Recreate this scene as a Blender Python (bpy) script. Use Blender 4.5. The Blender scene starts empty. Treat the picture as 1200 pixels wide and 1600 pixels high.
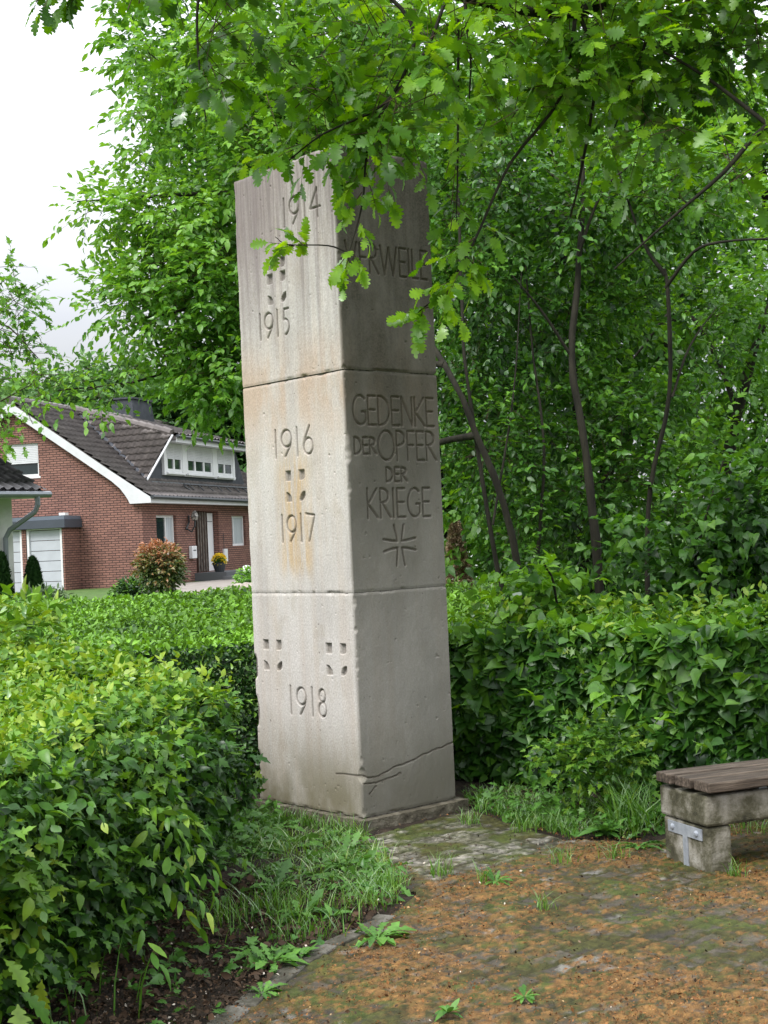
import bpy, bmesh, math, random
import numpy as np
from mathutils import Matrix, Vector
random.seed(7)
rng = np.random.default_rng(11)
SC = bpy.context.scene
COL = SC.collection

# ------------------------------------------------------------------ camera
CH, PITCH, ROLL, FPX = 1.6, .0185, .0446, 2200.0
cam = bpy.data.cameras.new('camera')
camo = bpy.data.objects.new('camera', cam); COL.objects.link(camo)
cp, sp, cr, sr = math.cos(PITCH), math.sin(PITCH), math.cos(ROLL), math.sin(ROLL)
FW = Vector((0, cp, sp)); UPv = Vector((0, -sp, cp)); RX = Vector((1, 0, 0))
CRt = cr*RX - sr*UPv; CUp = sr*RX + cr*UPv
M = Matrix.Identity(4)
for i in range(3):
    M[i][0], M[i][1], M[i][2] = CRt[i], CUp[i], -FW[i]
M[2][3] = CH
camo.matrix_world = M
cam.sensor_fit = 'HORIZONTAL'; cam.sensor_width = 36; cam.lens = 36*FPX/1200
cam.clip_start = .05; cam.clip_end = 2000
SC.camera = camo

# ------------------------------------------------------------------ sky + sun
SUN_EL, SUN_AZ = math.radians(50), math.radians(222)      # azimuth clockwise from +Y
w = bpy.data.worlds.new('World'); SC.world = w; w.use_nodes = True
nt = w.node_tree; nt.nodes.clear()
out = nt.nodes.new('ShaderNodeOutputWorld'); bg = nt.nodes.new('ShaderNodeBackground')
sky = nt.nodes.new('ShaderNodeTexSky'); sky.sky_type = 'NISHITA'; sky.sun_disc = False
sky.sun_elevation = SUN_EL; sky.sun_rotation = SUN_AZ
tc = nt.nodes.new('ShaderNodeTexCoord')
mp = nt.nodes.new('ShaderNodeMapping'); mp.inputs['Scale'].default_value = (1.2, 1.2, 3.5)
nz = nt.nodes.new('ShaderNodeTexNoise'); nz.inputs['Scale'].default_value = 2.2; nz.inputs['Detail'].default_value = 6
cr_ = nt.nodes.new('ShaderNodeValToRGB')
cr_.color_ramp.elements[0].position = .32; cr_.color_ramp.elements[0].color = (.74, .78, .90, 1)
cr_.color_ramp.elements[1].position = .62; cr_.color_ramp.elements[1].color = (1, 1, 1, 1)
sx = nt.nodes.new('ShaderNodeSeparateXYZ')
hr = nt.nodes.new('ShaderNodeMapRange'); hr.inputs['From Min'].default_value = .10; hr.inputs['From Max'].default_value = .6
hr.inputs['To Min'].default_value = 3.3; hr.inputs['To Max'].default_value = 15.0
mul = nt.nodes.new('ShaderNodeVectorMath'); mul.operation = 'SCALE'
mx = nt.nodes.new('ShaderNodeMix'); mx.data_type = 'RGBA'; mx.inputs[0].default_value = .93
L = nt.links.new
L(tc.outputs['Generated'], mp.inputs['Vector']); L(mp.outputs[0], nz.inputs['Vector']); L(nz.outputs['Fac'], cr_.inputs['Fac'])
L(tc.outputs['Generated'], sx.inputs[0]); L(sx.outputs['Z'], hr.inputs['Value'])
L(cr_.outputs['Color'], mul.inputs[0]); L(hr.outputs[0], mul.inputs['Scale'])
L(sky.outputs[0], mx.inputs[6]); L(mul.outputs[0], mx.inputs[7])
L(mx.outputs[2], bg.inputs['Color']); bg.inputs['Strength'].default_value = .1
L(bg.outputs[0], out.inputs['Surface'])
sun = bpy.data.lights.new('sun', 'SUN'); sun.energy = 1.7; sun.angle = math.radians(18); sun.color = (1, .975, .94)
suno = bpy.data.objects.new('sun', sun); COL.objects.link(suno)
sd = Vector((math.sin(SUN_AZ)*math.cos(SUN_EL), math.cos(SUN_AZ)*math.cos(SUN_EL), math.sin(SUN_EL)))
suno.rotation_euler = sd.to_track_quat('Z', 'Y').to_euler()
SC.view_settings.view_transform = 'Standard'; SC.view_settings.look = 'None'
SC.view_settings.exposure = 1.05; SC.view_settings.gamma = 1
SC.render.engine = 'CYCLES'
SC.cycles.use_denoising = True
SC.cycles.max_bounces = 7; SC.cycles.diffuse_bounces = 4; SC.cycles.transmission_bounces = 5; SC.cycles.glossy_bounces = 3
SC.cycles.sample_clamp_indirect = 6

# ------------------------------------------------------------------ helpers
def at(px, py, Y):
    """world point seen at photo pixel, at distance Y (used to read positions off the photo)"""
    a, b = px-600, py-800
    u = a*cr-b*sr; v = a*sr+b*cr
    d = np.array([u/FPX, cp+v/FPX*sp, sp-v/FPX*cp])
    return np.array([0, 0, CH])+d*(Y/d[1])

def tag(o, label=None, cat=None, group=None, kind=None):
    if label: o['label'] = label
    if cat: o['category'] = cat
    if group: o['group'] = group
    if kind: o['kind'] = kind
    return o

def empty(name, loc=(0, 0, 0), rz=0, label=None, cat=None, group=None):
    o = bpy.data.objects.new(name, None); COL.objects.link(o)
    o.location = loc; o.rotation_euler = (0, 0, rz); o.empty_display_size = .2
    return tag(o, label, cat, group)

def copy_tree(o, parent=None):
    c = o.copy(); COL.objects.link(c)
    if parent: c.parent = parent
    for ch in list(o.children): copy_tree(ch, c)
    return c

def mesh_obj(name, V, faces, mats, parent=None, tint=None, col=None, matidx=None, smooth=False):
    me = bpy.data.meshes.new(name)
    V = np.asarray(V, dtype=np.float32).reshape(-1, 3)
    if isinstance(faces, np.ndarray):
        n, k = faces.shape
        me.vertices.add(len(V)); me.vertices.foreach_set('co', V.ravel())
        me.loops.add(n*k); me.loops.foreach_set('vertex_index', faces.astype(np.int32).ravel())
        me.polygons.add(n)
        me.polygons.foreach_set('loop_start', np.arange(0, n*k, k, dtype=np.int32))
        me.polygons.foreach_set('loop_total', np.full(n, k, dtype=np.int32))
    else:
        me.from_pydata([tuple(v) for v in V], [], faces)
    for m in (mats if isinstance(mats, (list, tuple)) else [mats]): me.materials.append(m)
    if matidx is not None: me.polygons.foreach_set('material_index', np.asarray(matidx, dtype=np.int32))
    if tint is not None:
        a = me.attributes.new('tint', 'FLOAT', 'POINT'); a.data.foreach_set('value', np.asarray(tint, dtype=np.float32))
    if col is not None:
        a = me.attributes.new('albedo', 'FLOAT_COLOR', 'POINT')
        c4 = np.ones((len(V), 4), dtype=np.float32); c4[:, :3] = col; a.data.foreach_set('color', c4.ravel())
    me.update(calc_edges=True)
    if smooth: me.polygons.foreach_set('use_smooth', np.ones(len(me.polygons), dtype=bool))
    o = bpy.data.objects.new(name, me); COL.objects.link(o)
    if parent: o.parent = parent
    return o

class MB:
    """collects boxes, prisms, tubes; builds ONE mesh"""
    def __init__(s): s.v = []; s.f = []
    def add(s, V, F):
        b = len(s.v); s.v += [tuple(map(float, p)) for p in V]; s.f += [tuple(b+i for i in f) for f in F]; return s
    def box(s, x0, x1, y0, y1, z0, z1):
        V = [(x, y, z) for x in (x0, x1) for y in (y0, y1) for z in (z0, z1)]
        return s.add(V, [(0, 1, 3, 2), (4, 6, 7, 5), (0, 4, 5, 1), (2, 3, 7, 6), (0, 2, 6, 4), (1, 5, 7, 3)])
    def cbox(s, c, h, rz=0):
        cc, ss = math.cos(rz), math.sin(rz)
        V = []
        for x in (-h[0], h[0]):
            for y in (-h[1], h[1]):
                for z in (-h[2], h[2]): V.append((c[0]+x*cc-y*ss, c[1]+x*ss+y*cc, c[2]+z))
        return s.add(V, [(0, 1, 3, 2), (4, 6, 7, 5), (0, 4, 5, 1), (2, 3, 7, 6), (0, 2, 6, 4), (1, 5, 7, 3)])
    def prism(s, poly, a, b, axis=0):
        """poly in the two remaining axes, extruded along axis a..b"""
        n = len(poly); V = []
        for t in (a, b):
            for p in poly:
                q = list(p); q.insert(axis, t); V.append(q)
        F = [tuple(range(n))[::-1], tuple(range(n, 2*n))]
        F += [(i, (i+1) % n, n+(i+1) % n, n+i) for i in range(n)]
        return s.add(V, F)
    def tube(s, P, R, k=6, caps=True):
        P = np.asarray(P, float); R = np.ones(len(P))*R if np.isscalar(R) else np.asarray(R, float)
        V, F = tube_arrays(P, R, k)
        b = len(s.v); s.v += [tuple(p) for p in V.tolist()]; s.f += [tuple(int(b+i) for i in f) for f in F]
        if caps:
            s.f.append(tuple(b+i for i in range(k))[::-1]); e = b+len(V)-k; s.f.append(tuple(e+i for i in range(k)))
        return s
    def build(s, name, mat, parent=None, bevel=0, smooth=False, seg=2):
        o = mesh_obj(name, s.v, s.f, mat, parent, smooth=smooth)
        bm = bmesh.new(); bm.from_mesh(o.data); bmesh.ops.recalc_face_normals(bm, faces=bm.faces); bm.to_mesh(o.data); bm.free()
        if bevel:
            m = o.modifiers.new('bevel', 'BEVEL'); m.width = bevel; m.segments = seg; m.limit_method = 'ANGLE'
        return o

def tube_arrays(P, R, k):
    n = len(P); T = np.gradient(P, axis=0); T /= (np.linalg.norm(T, axis=1, keepdims=True)+1e-9)
    up = np.array([0, 0, 1.]) if abs(T[0][2]) < .9 else np.array([1., 0, 0])
    a = np.arange(k)*2*math.pi/k; V = []
    s = np.cross(T[0], up); s /= np.linalg.norm(s)
    for i in range(n):
        s = s-T[i]*np.dot(s, T[i]); s /= np.linalg.norm(s)+1e-9
        b = np.cross(T[i], s)
        V.append(P[i]+R[i]*(np.outer(np.cos(a), s)+np.outer(np.sin(a), b)))
    V = np.concatenate(V)
    i = np.arange(n-1)[:, None]*k; j = np.arange(k)[None]; j2 = (j+1) % k
    F = np.stack([i+j, i+j2, i+k+j2, i+k+j], -1).reshape(-1, 4)
    return V, F

class Tubes:
    def __init__(s): s.V = []; s.F = []; s.n = 0
    def add(s, P, r0, r1, k=6, wob=0):
        P = np.asarray(P, float)
        if wob:
            P = P.copy(); P[1:-1] += rng.normal(0, wob, (len(P)-2, 3))
        # resample smoothly
        if len(P) > 2:
            t = np.linspace(0, 1, len(P)); tt = np.linspace(0, 1, (len(P)-1)*4+1)
            P = np.stack([cubic(t, P[:, c], tt) for c in range(3)], 1)
        R = np.linspace(r0, r1, len(P))
        V, F = tube_arrays(P, R, k)
        if r0 > .01: V = V+(fbm(V*14, 2)[:, None]-.5)*r0*.9*nrm(rng.normal(0, 1, (1, 3)))+(fbm(V*40+9, 2)[:, None]-.5)*r0*.5*np.array([[.7, .7, 0]])
        s.V.append(V); s.F.append(F+s.n); s.n += len(V)
        return P
    def twigs(s, base, dirs, L, r, droop):
        """many 3-sided twigs, vectorised: base (S,3) dirs (S,3)"""
        S = len(base); ts = np.array([0, .5, 1.]); k = 3
        side = np.cross(dirs, [0, 0, 1.]) + 1e-4; side /= np.linalg.norm(side, axis=1, keepdims=True)
        b = np.cross(dirs, side)
        Vs = []
        for t in ts:
            c = base+dirs*(L*t)[:, None] if np.ndim(L) else base+dirs*L*t
            c = c.copy(); c[:, 2] -= droop*t*t
            rr = r*(1-.75*t)
            for q in range(k):
                an = q*2*math.pi/k; Vs.append(c+rr*(math.cos(an)*side+math.sin(an)*b))
        V = np.stack(Vs, 1).reshape(-1, 3)
        F = []
        for i in range(2):
            for q in range(k): F.append([i*k+q, i*k+(q+1) % k, (i+1)*k+(q+1) % k, (i+1)*k+q])
        F = np.array(F)[None]+(np.arange(S)*9)[:, None, None]
        s.V.append(V); s.F.append(F.reshape(-1, 4)+s.n); s.n += len(V)
    def build(s, name, mat, parent=None):
        if not s.V: return None
        return mesh_obj(name, np.concatenate(s.V), np.concatenate(s.F), mat, parent, smooth=True)

def cubic(t, y, tt):
    m = np.gradient(y, t); i = np.clip(np.searchsorted(t, tt, side='right')-1, 0, len(t)-2)
    h = t[i+1]-t[i]; u = (tt-t[i])/h
    return (2*u**3-3*u**2+1)*y[i]+(u**3-2*u**2+u)*h*m[i]+(-2*u**3+3*u**2)*y[i+1]+(u**3-u**2)*h*m[i+1]

# value noise
_tab = rng.random((64, 64, 64)).astype(np.float32)
def vnoise(p):
    i = np.floor(p).astype(int); f = p-i; f = f*f*(3-2*f); r = 0
    for a in (0, 1):
        for b in (0, 1):
            for c in (0, 1):
                wgt = (f[..., 0] if a else 1-f[..., 0])*(f[..., 1] if b else 1-f[..., 1])*(f[..., 2] if c else 1-f[..., 2])
                r = r+wgt*_tab[(i[..., 0]+a) % 64, (i[..., 1]+b) % 64, (i[..., 2]+c) % 64]
    return r
def fbm(p, o=4, lac=2.03, g=.5):
    p = np.asarray(p, float)
    if p.shape[-1] == 2: p = np.concatenate([p, np.zeros(p.shape[:-1]+(1,))+.37], -1)
    r = 0; a = 1; s = 0
    for k in range(o): r = r+a*vnoise(p*lac**k+k*7.3); s += a; a *= g
    return r/s
def sstep(a, b, x): t = np.clip((x-a)/(b-a), 0, 1); return t*t*(3-2*t)
def nrm(v): return v/(np.linalg.norm(v, axis=-1, keepdims=True)+1e-9)

# ------------------------------------------------------------------ materials
def newmat(name):
    m = bpy.data.materials.new(name); m.use_nodes = True; t = m.node_tree; t.nodes.clear()
    o = t.nodes.new('ShaderNodeOutputMaterial'); return m, t, o
def node(t, ty, **kw):
    n = t.nodes.new(ty)
    for k, v in kw.items():
        if k.startswith('_'): setattr(n, k[1:], v)
        else: n.inputs[k.replace('~', ' ')].default_value = v
    return n
def ramp(t, stops, fac=None):
    r = t.nodes.new('ShaderNodeValToRGB'); e = r.color_ramp.elements
    while len(e) < len(stops): e.new(.5)
    for q, (p, c) in zip(e, stops): q.position = p; q.color = (*c, 1)
    if fac is not None: t.links.new(fac, r.inputs['Fac'])
    return r
def leafmat(name, stops, trans=.42, gloss=.10, rough=.42):
    m, t, o = newmat(name); lk = t.links.new
    a = node(t, 'ShaderNodeAttribute', _attribute_name='tint')
    r = ramp(t, stops, a.outputs['Fac'])
    tcn = node(t, 'ShaderNodeTexCoord'); nn = node(t, 'ShaderNodeTexNoise', Scale=28., Detail=2.); lk(tcn.outputs['Object'], nn.inputs['Vector'])
    hs = node(t, 'ShaderNodeHueSaturation'); mr = node(t, 'ShaderNodeMapRange'); mr.inputs['To Min'].default_value = .5; mr.inputs['To Max'].default_value = 1.5
    lk(nn.outputs['Fac'], mr.inputs['Value']); lk(mr.outputs[0], hs.inputs['Value']); lk(r.outputs[0], hs.inputs['Color'])
    d = node(t, 'ShaderNodeBsdfDiffuse'); tr = node(t, 'ShaderNodeBsdfTranslucent'); g = node(t, 'ShaderNodeBsdfGlossy', Roughness=rough)
    g.inputs['Color'].default_value = (.9, .95, .9, 1)
    lk(hs.outputs[0], d.inputs['Color'])
    hs2 = node(t, 'ShaderNodeHueSaturation', Hue=.485, Saturation=1.1, Value=1.28); lk(hs.outputs[0], hs2.inputs['Color']); lk(hs2.outputs[0], tr.inputs['Color'])
    m1 = node(t, 'ShaderNodeMixShader'); m1.inputs[0].default_value = trans; lk(d.outputs[0], m1.inputs[1]); lk(tr.outputs[0], m1.inputs[2])
    lw = node(t, 'ShaderNodeLayerWeight', Blend=.35); mm = node(t, 'ShaderNodeMath', _operation='MULTIPLY'); lk(lw.outputs['Fresnel'], mm.inputs[0]); mm.inputs[1].default_value = gloss*2.2
    ad = node(t, 'ShaderNodeMath', _operation='ADD'); lk(mm.outputs[0], ad.inputs[0]); ad.inputs[1].default_value = gloss*.35
    m2 = node(t, 'ShaderNodeMixShader'); lk(ad.outputs[0], m2.inputs[0]); lk(m1.outputs[0], m2.inputs[1]); lk(g.outputs[0], m2.inputs[2])
    lk(m2.outputs[0], o.inputs['Surface']); return m
def noisemat(name, stops, scale=8., detail=6., rough=.8, bump=.2, bscale=None, stretch=(1, 1, 1), spec=.3, coord='Object', metallic=0., bdist=.01):
    m, t, o = newmat(name); lk = t.links.new
    p = node(t, 'ShaderNodeBsdfPrincipled', Roughness=rough, Metallic=metallic); p.inputs['Specular IOR Level'].default_value = spec
    tcn = node(t, 'ShaderNodeTexCoord'); mpn = node(t, 'ShaderNodeMapping'); mpn.inputs['Scale'].default_value = stretch
    lk(tcn.outputs[coord], mpn.inputs['Vector'])
    nn = node(t, 'ShaderNodeTexNoise', Scale=scale, Detail=detail, Roughness=.6); lk(mpn.outputs[0], nn.inputs['Vector'])
    r = ramp(t, stops, nn.outputs['Fac']); lk(r.outputs[0], p.inputs['Base Color'])
    if bump:
        n2 = node(t, 'ShaderNodeTexNoise', Scale=bscale or scale*4, Detail=5.); lk(mpn.outputs[0], n2.inputs['Vector'])
        b = node(t, 'ShaderNodeBump', Strength=bump, Distance=bdist); lk(n2.outputs['Fac'], b.inputs['Height']); lk(b.outputs[0], p.inputs['Normal'])
    lk(p.outputs[0], o.inputs['Surface']); return m
def plain(name, c, rough=.6, spec=.4, metallic=0.): 
    c2 = tuple(x*.88 for x in c)
    return noisemat(name, [(.3, c2), (.7, c)], scale=3., rough=rough, bump=0, spec=spec, metallic=metallic)

G_oak = leafmat('oak_leaf', [(0, (.022, .075, .008)), (.5, (.095, .25, .015)), (1, (.25, .46, .03))], trans=.55, gloss=.06)
G_beech = leafmat('tree_leaf', [(0, (.035, .11, .014)), (.5, (.095, .25, .028)), (1, (.20, .40, .05))], trans=.45, gloss=.07)
G_thick = leafmat('thicket_leaf', [(0, (.012, .050, .007)), (.5, (.060, .18, .018)), (1, (.17, .36, .035))], trans=.42, gloss=.07)
G_hedge = leafmat('hedge_leaf', [(0, (.008, .032, .006)), (.3, (.026, .085, .011)), (.55, (.07, .19, .016)), (.8, (.15, .30, .022)), (1, (.30, .42, .05))], trans=.32, gloss=.07)
G_lind = leafmat('linden_leaf', [(0, (.010, .045, .007)), (.45, (.045, .15, .013)), (1, (.20, .42, .035))], trans=.38, gloss=.08)
G_box = leafmat('privet_leaf', [(0, (.007, .028, .006)), (.4, (.022, .075, .012)), (1, (.20, .42, .035))], trans=.22, gloss=.08)
G_far = leafmat('far_leaf', [(0, (.03, .08, .02)), (.5, (.06, .15, .035)), (1, (.12, .24, .06))], trans=.3, gloss=.05)
G_grass = leafmat('grass_blade', [(0, (.04, .12, .012)), (.6, (.10, .25, .025)), (1, (.24, .36, .07))], trans=.4, gloss=.06)
G_weed = leafmat('weed_leaf', [(0, (.04, .13, .018)), (1, (.13, .30, .045))], trans=.3, gloss=.08)
G_coni = leafmat('conifer_leaf', [(0, (.008, .028, .008)), (1, (.03, .075, .018))], trans=.1, gloss=.03)
G_phot = leafmat('photinia_leaf', [(0, (.03, .07, .018)), (.5, (.10, .15, .03)), (.8, (.34, .17, .07)), (1, (.46, .20, .10))], trans=.3)
G_brown = leafmat('dry_leaf', [(0, (.20, .13, .085)), (.6, (.42, .30, .20)), (1, (.60, .50, .34))], trans=.25, gloss=.03)
G_grey = leafmat('grey_leaf', [(0, (.06, .11, .05)), (1, (.16, .22, .11))], trans=.2, gloss=.03)
M_lit = leafmat('catkin_litter', [(0, (.045, .025, .012)), (.4, (.17, .075, .028)), (.85, (.34, .16, .06)), (1, (.48, .34, .18))], trans=.1, gloss=.02)
M_chip = leafmat('soil_crumb', [(0, (.02, .015, .01)), (.7, (.07, .045, .03)), (.93, (.16, .10, .06)), (1, (.55, .5, .42))], trans=.02, gloss=.02)
M_bark = noisemat('dark_bark', [(.3, (.006, .0055, .004)), (.7, (.030, .027, .018))], scale=14, stretch=(1, 1, .25), bump=.6, rough=.9)
M_twig = noisemat('twig_bark', [(.3, (.03, .022, .014)), (.7, (.10, .07, .04))], scale=20, bump=0, rough=.85)
M_pale = noisemat('pale_bark', [(.3, (.07, .06, .04)), (.7, (.20, .17, .12))], scale=14, stretch=(1, 1, .3), bump=.5, rough=.9)

# ------------------------------------------------------------------ leaf shapes: rows (y_mid, half width, y_edge)
def template(rows, fold=.25, curl=.25):
    V = []; F = []
    for ym, wd, ye in rows:
        V += [(-wd, ye, fold*wd-curl*ye*ye), (0, ym, -curl*ym*ym), (wd, ye, fold*wd-curl*ye*ye)]
    for i in range(len(rows)-1):
        a = 3*i; F += [(a, a+1, a+4, a+3), (a+1, a+2, a+5, a+4)]
    return np.array(V, float), np.array(F)
T_oval = template([(0, .02, 0), (.3, .27, .3), (.65, .24, .65), (1, .01, 1)])
T_oval5 = template([(0, .02, 0), (.2, .2, .18), (.45, .3, .42), (.75, .2, .73), (1, .01, 1)], curl=.35)
T_tiny = template([(0, .05, 0), (.5, .33, .5), (1, .03, 1)], curl=.1)
T_lance = template([(0, .02, 0), (.2, .14, .2), (.5, .2, .5), (.8, .13, .8), (1, .01, 1)], curl=.45)
T_heart = template([(.04, .08, -.03), (.07, .27, -.07), (.15, .41, .06), (.3, .46, .24), (.5, .40, .47), (.7, .26, .69), (.87, .10, .87), (1, .01, 1.05)], fold=.15, curl=.3)
T_oak = template([(0, .02, 0), (.12, .06, .12), (.17, .17, .19), (.21, .20, .26), (.26, .09, .29), (.33, .26, .37), (.40, .31, .46), (.46, .15, .49), (.53, .31, .58), (.60, .37, .67),
                  (.66, .19, .70), (.73, .29, .79), (.80, .29, .87), (.86, .13, .88), (.93, .16, .97), (1., .04, 1.04)], fold=.14, curl=.28)
T_maple = template([(0, .05, -.02), (.05, .32, -.06), (.16, .2, .1), (.22, .52, .34), (.4, .2, .36), (.5, .26, .66), (.7, .12, .74), (1, .01, 1)], fold=.12, curl=.25)
T_dand = template([(0, .02, 0), (.15, .03, .16), (.25, .10, .2), (.32, .04, .34), (.42, .14, .38), (.5, .06, .52), (.6, .18, .56), (.68, .09, .7), (.8, .19, .78), (1, .02, 1)], fold=.3, curl=.5)

class Foliage:
    def __init__(s): s.V = []; s.F = []; s.T = []; s.M = []; s.n = 0
    def leaves(s, T, pos, axis, nor, size, tint, mi=0):
        TV, TF = T; N = len(pos)
        if N == 0: return
        axis = nrm(axis); side = nrm(np.cross(axis, nor)); n = np.cross(side, axis)
        size = np.broadcast_to(size, (N,)).reshape(N, 1, 1)
        cv = (-.1+2.2*rng.random((N, 1, 1)))
        P = pos[:, None]+size*(TV[None, :, 0:1]*side[:, None]+TV[None, :, 1:2]*axis[:, None]+TV[None, :, 2:3]*cv*n[:, None])
        s.V.append(P.reshape(-1, 3).astype(np.float32))
        s.F.append((TF[None]+(np.arange(N)*len(TV))[:, None, None]+s.n).reshape(-1, 4))
        s.T.append(np.repeat(np.clip(tint, 0, 1), len(TV))); s.M.append(np.full(N*len(TF), mi)); s.n += N*len(TV)
    def spray(s, T, base, dirs, L, n, size, tint, droop=.0, flat=.5, mi=0, t0=.1, tipn=0):
        """n leaves alternately along each twig"""
        S = len(base); t = np.linspace(t0, 1, n)[None]+rng.normal(0, .03, (S, n))
        Lb = np.broadcast_to(L, (S,))[:, None]
        pos = base[:, None]+dirs[:, None]*(t*Lb)[..., None]; pos[..., 2] -= droop*t*t
        sd = nrm(np.cross(dirs, [0, 0, 1.])+1e-4)[:, None]
        sg = np.where(np.arange(n) % 2 == 0, 1., -1.)[None, :, None]*(1-.85*t[..., None]**3)
        ax = dirs[:, None]*(.45+.6*t[..., None]**2)+sd*sg+rng.normal(0, .28, (S, n, 3)); ax[..., 2] -= .25+droop
        no = np.array([0, 0, 1.])*1.0+rng.normal(0, flat, (S, n, 3))
        sz = size*(.65+.6*rng.random((S, n)))
        tt = np.repeat(np.broadcast_to(tint, (S,))[:, None], n, 1)+rng.normal(0, .17, (S, n))+.12*(t-.5)
        s.leaves(T, pos.reshape(-1, 3), ax.reshape(-1, 3), no.reshape(-1, 3), sz.ravel(), tt.ravel(), mi)
    def build(s, name, mats, parent=None):
        o = mesh_obj(name, np.concatenate(s.V), np.concatenate(s.F), mats, parent, tint=np.concatenate(s.T), matidx=np.concatenate(s.M))
        return o

def rdir(n, up=0.):
    d = nrm(rng.normal(0, 1, (n, 3))); d[:, 2] += up; return nrm(d)
def crown(F, Tb, ells, T, leaf, L, nl, dens, tintb=.4, droop=.1, twig_r=.003, mi=0, twig_frac=.5, clump=.35, up=.1, ymax=None, lightup=.25):
    """ellipsoids (cx,cy,cz,rx,ry,rz): twigs spread through the crown volume in clumps"""
    for (cx, cy, cz, rx, ry, rz) in ells:
        N = int(dens*(rx*ry*rz)**(2/3.)*4)
        d = nrm(rng.normal(0, 1, (N, 3))); r = rng.random(N)**.42
        p = d*r[:, None]
        w_ = np.stack([p[:, 0]*rx, p[:, 1]*ry, p[:, 2]*rz], 1)+np.array([cx, cy, cz])
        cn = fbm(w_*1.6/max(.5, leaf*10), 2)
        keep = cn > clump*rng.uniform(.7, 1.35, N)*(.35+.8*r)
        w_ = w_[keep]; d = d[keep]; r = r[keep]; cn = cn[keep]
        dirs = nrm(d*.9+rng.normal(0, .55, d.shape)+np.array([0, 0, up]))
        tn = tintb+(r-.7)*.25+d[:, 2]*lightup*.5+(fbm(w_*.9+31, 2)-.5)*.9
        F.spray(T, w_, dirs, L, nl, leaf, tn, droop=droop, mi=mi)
        if Tb is not None:
            k = rng.random(len(w_)) < twig_frac
            if k.any(): Tb.twigs(w_[k]-dirs[k]*L*.5, dirs[k], L*1.5, twig_r, droop)

def hedge_patch(F, T, p00, p10, p11, p01, out_n, N, leaf, tint, depth=.16, mi=0, bump=.06, up=.45, tvar=.3, tiptint=0, seed=0):
    """leaves on a bilinear patch of clipped hedge, layered inwards"""
    p00, p10, p11, p01 = [np.array(q, float) for q in (p00, p10, p11, p01)]
    u = rng.random((N, 1)); v = rng.random((N, 1))
    P = p00*(1-u)*(1-v)+p10*u*(1-v)+p11*u*v+p01*(1-u)*v
    o = nrm(np.array(out_n, float))
    bn = (fbm(P*2.2+seed, 3)-.5)*2*bump*2.2+(fbm(P*7+seed, 2)-.5)*bump*1.2
    dp = rng.exponential(depth*.5, N); dp = np.minimum(dp, depth*2.5)
    P = P+o*(bn-dp)[:, None]
    shp = fbm(P*1.3+seed+9, 2)
    ax = rng.normal(0, .6, (N, 3))+o*.35; ax[:, 2] -= .15
    no = o*.9+np.array([0, 0, up])+rng.normal(0, .4, (N, 3))
    tt = tint+(shp-.5)*tvar*2+rng.normal(0, .17, N)+tiptint*np.clip(1-dp/(depth*.4), 0, 1)
    F.leaves(T, P, ax, no, leaf*(.6+.75*rng.random(N)), tt, mi)
# ------------------------------------------------------------------ terrain
def terr(x, y): return .45*sstep(13., 21., np.asarray(y, float))
def sheet(name, xs, ys, zf, mat):
    X, Y = np.meshgrid(xs, ys, indexing='ij'); Z = zf(X, Y)
    V = np.stack([X, Y, Z], -1).reshape(-1, 3); nx, ny = X.shape
    i = np.arange(nx-1)[:, None]*ny+np.arange(ny-1)[None]
    F = np.stack([i, i+ny, i+ny+1, i+1], -1).reshape(-1, 4)
    return mesh_obj(name, V, F, mat, smooth=True)
M_lawn = noisemat('lawn_soil', [(.3, (.03, .06, .012)), (.55, (.06, .12, .02)), (.75, (.09, .08, .04))], scale=3., bump=.5, bscale=60., rough=.95)
xs = np.unique(np.concatenate([np.linspace(-400, -20, 20), np.linspace(-20, 20, 60), np.linspace(20, 400, 20)]))
ys = np.unique(np.concatenate([np.linspace(-200, 0, 10), np.linspace(0, 60, 90), np.linspace(60, 900, 20)]))
tag(sheet('ground', xs, ys, lambda x, y: terr(x, y)-.03, M_lawn), kind='structure')
# dark soil bed under the hedges
M_soil = noisemat('soil', [(.3, (.010, .008, .006)), (.55, (.030, .021, .014)), (.75, (.06, .042, .028))], scale=9., bump=1., bscale=45., rough=.95, bdist=.02)
def soilz(x, y):
    p = np.stack([x, y], -1); z = (fbm(p*3.)-.5)*.05+(fbm(p*14.)-.5)*.03
    m = sstep(.0, .5, sdist(PAVE, x, y)); return z*m+.004-.02*(1-m)
def inside(poly, x, y):
    c = np.zeros(x.shape, bool); n = len(poly)
    for i in range(n):
        x1, y1 = poly[i]; x2, y2 = poly[(i+1) % n]
        cond = ((y1 > y) != (y2 > y)) & (x < (x2-x1)*(y-y1)/(y2-y1+1e-12)+x1); c ^= cond
    return c
def sdist(poly, x, y):
    d = np.full(x.shape, 1e9); n = len(poly)
    for i in range(n):
        x1, y1 = poly[i]; x2, y2 = poly[(i+1) % n]; dx, dy = x2-x1, y2-y1
        t = np.clip(((x-x1)*dx+(y-y1)*dy)/(dx*dx+dy*dy), 0, 1); d = np.minimum(d, np.hypot(x-x1-t*dx, y-y1-t*dy))
    return np.where(inside(poly, x, y), -d, d)
PAVE = [(-1.0, 3.2), (-.75, 4.4), (-.42, 5.35), (-.08, 5.95), (.05, 6.35), (-.30, 7.50), (.44, 8.22), (.88, 7.28), (1.25, 7.15), (1.7, 7.5), (3.2, 8.0), (4.6, 7.6), (4.6, 3.2)]
SLAB = [(.16, 6.45), (-.26, 7.46), (.42, 8.18), (.90, 7.25)]
tag(sheet('soil_bed', np.arange(-4, 5, .035), np.arange(3., 12, .035), soilz, M_soil), kind='structure')

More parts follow.
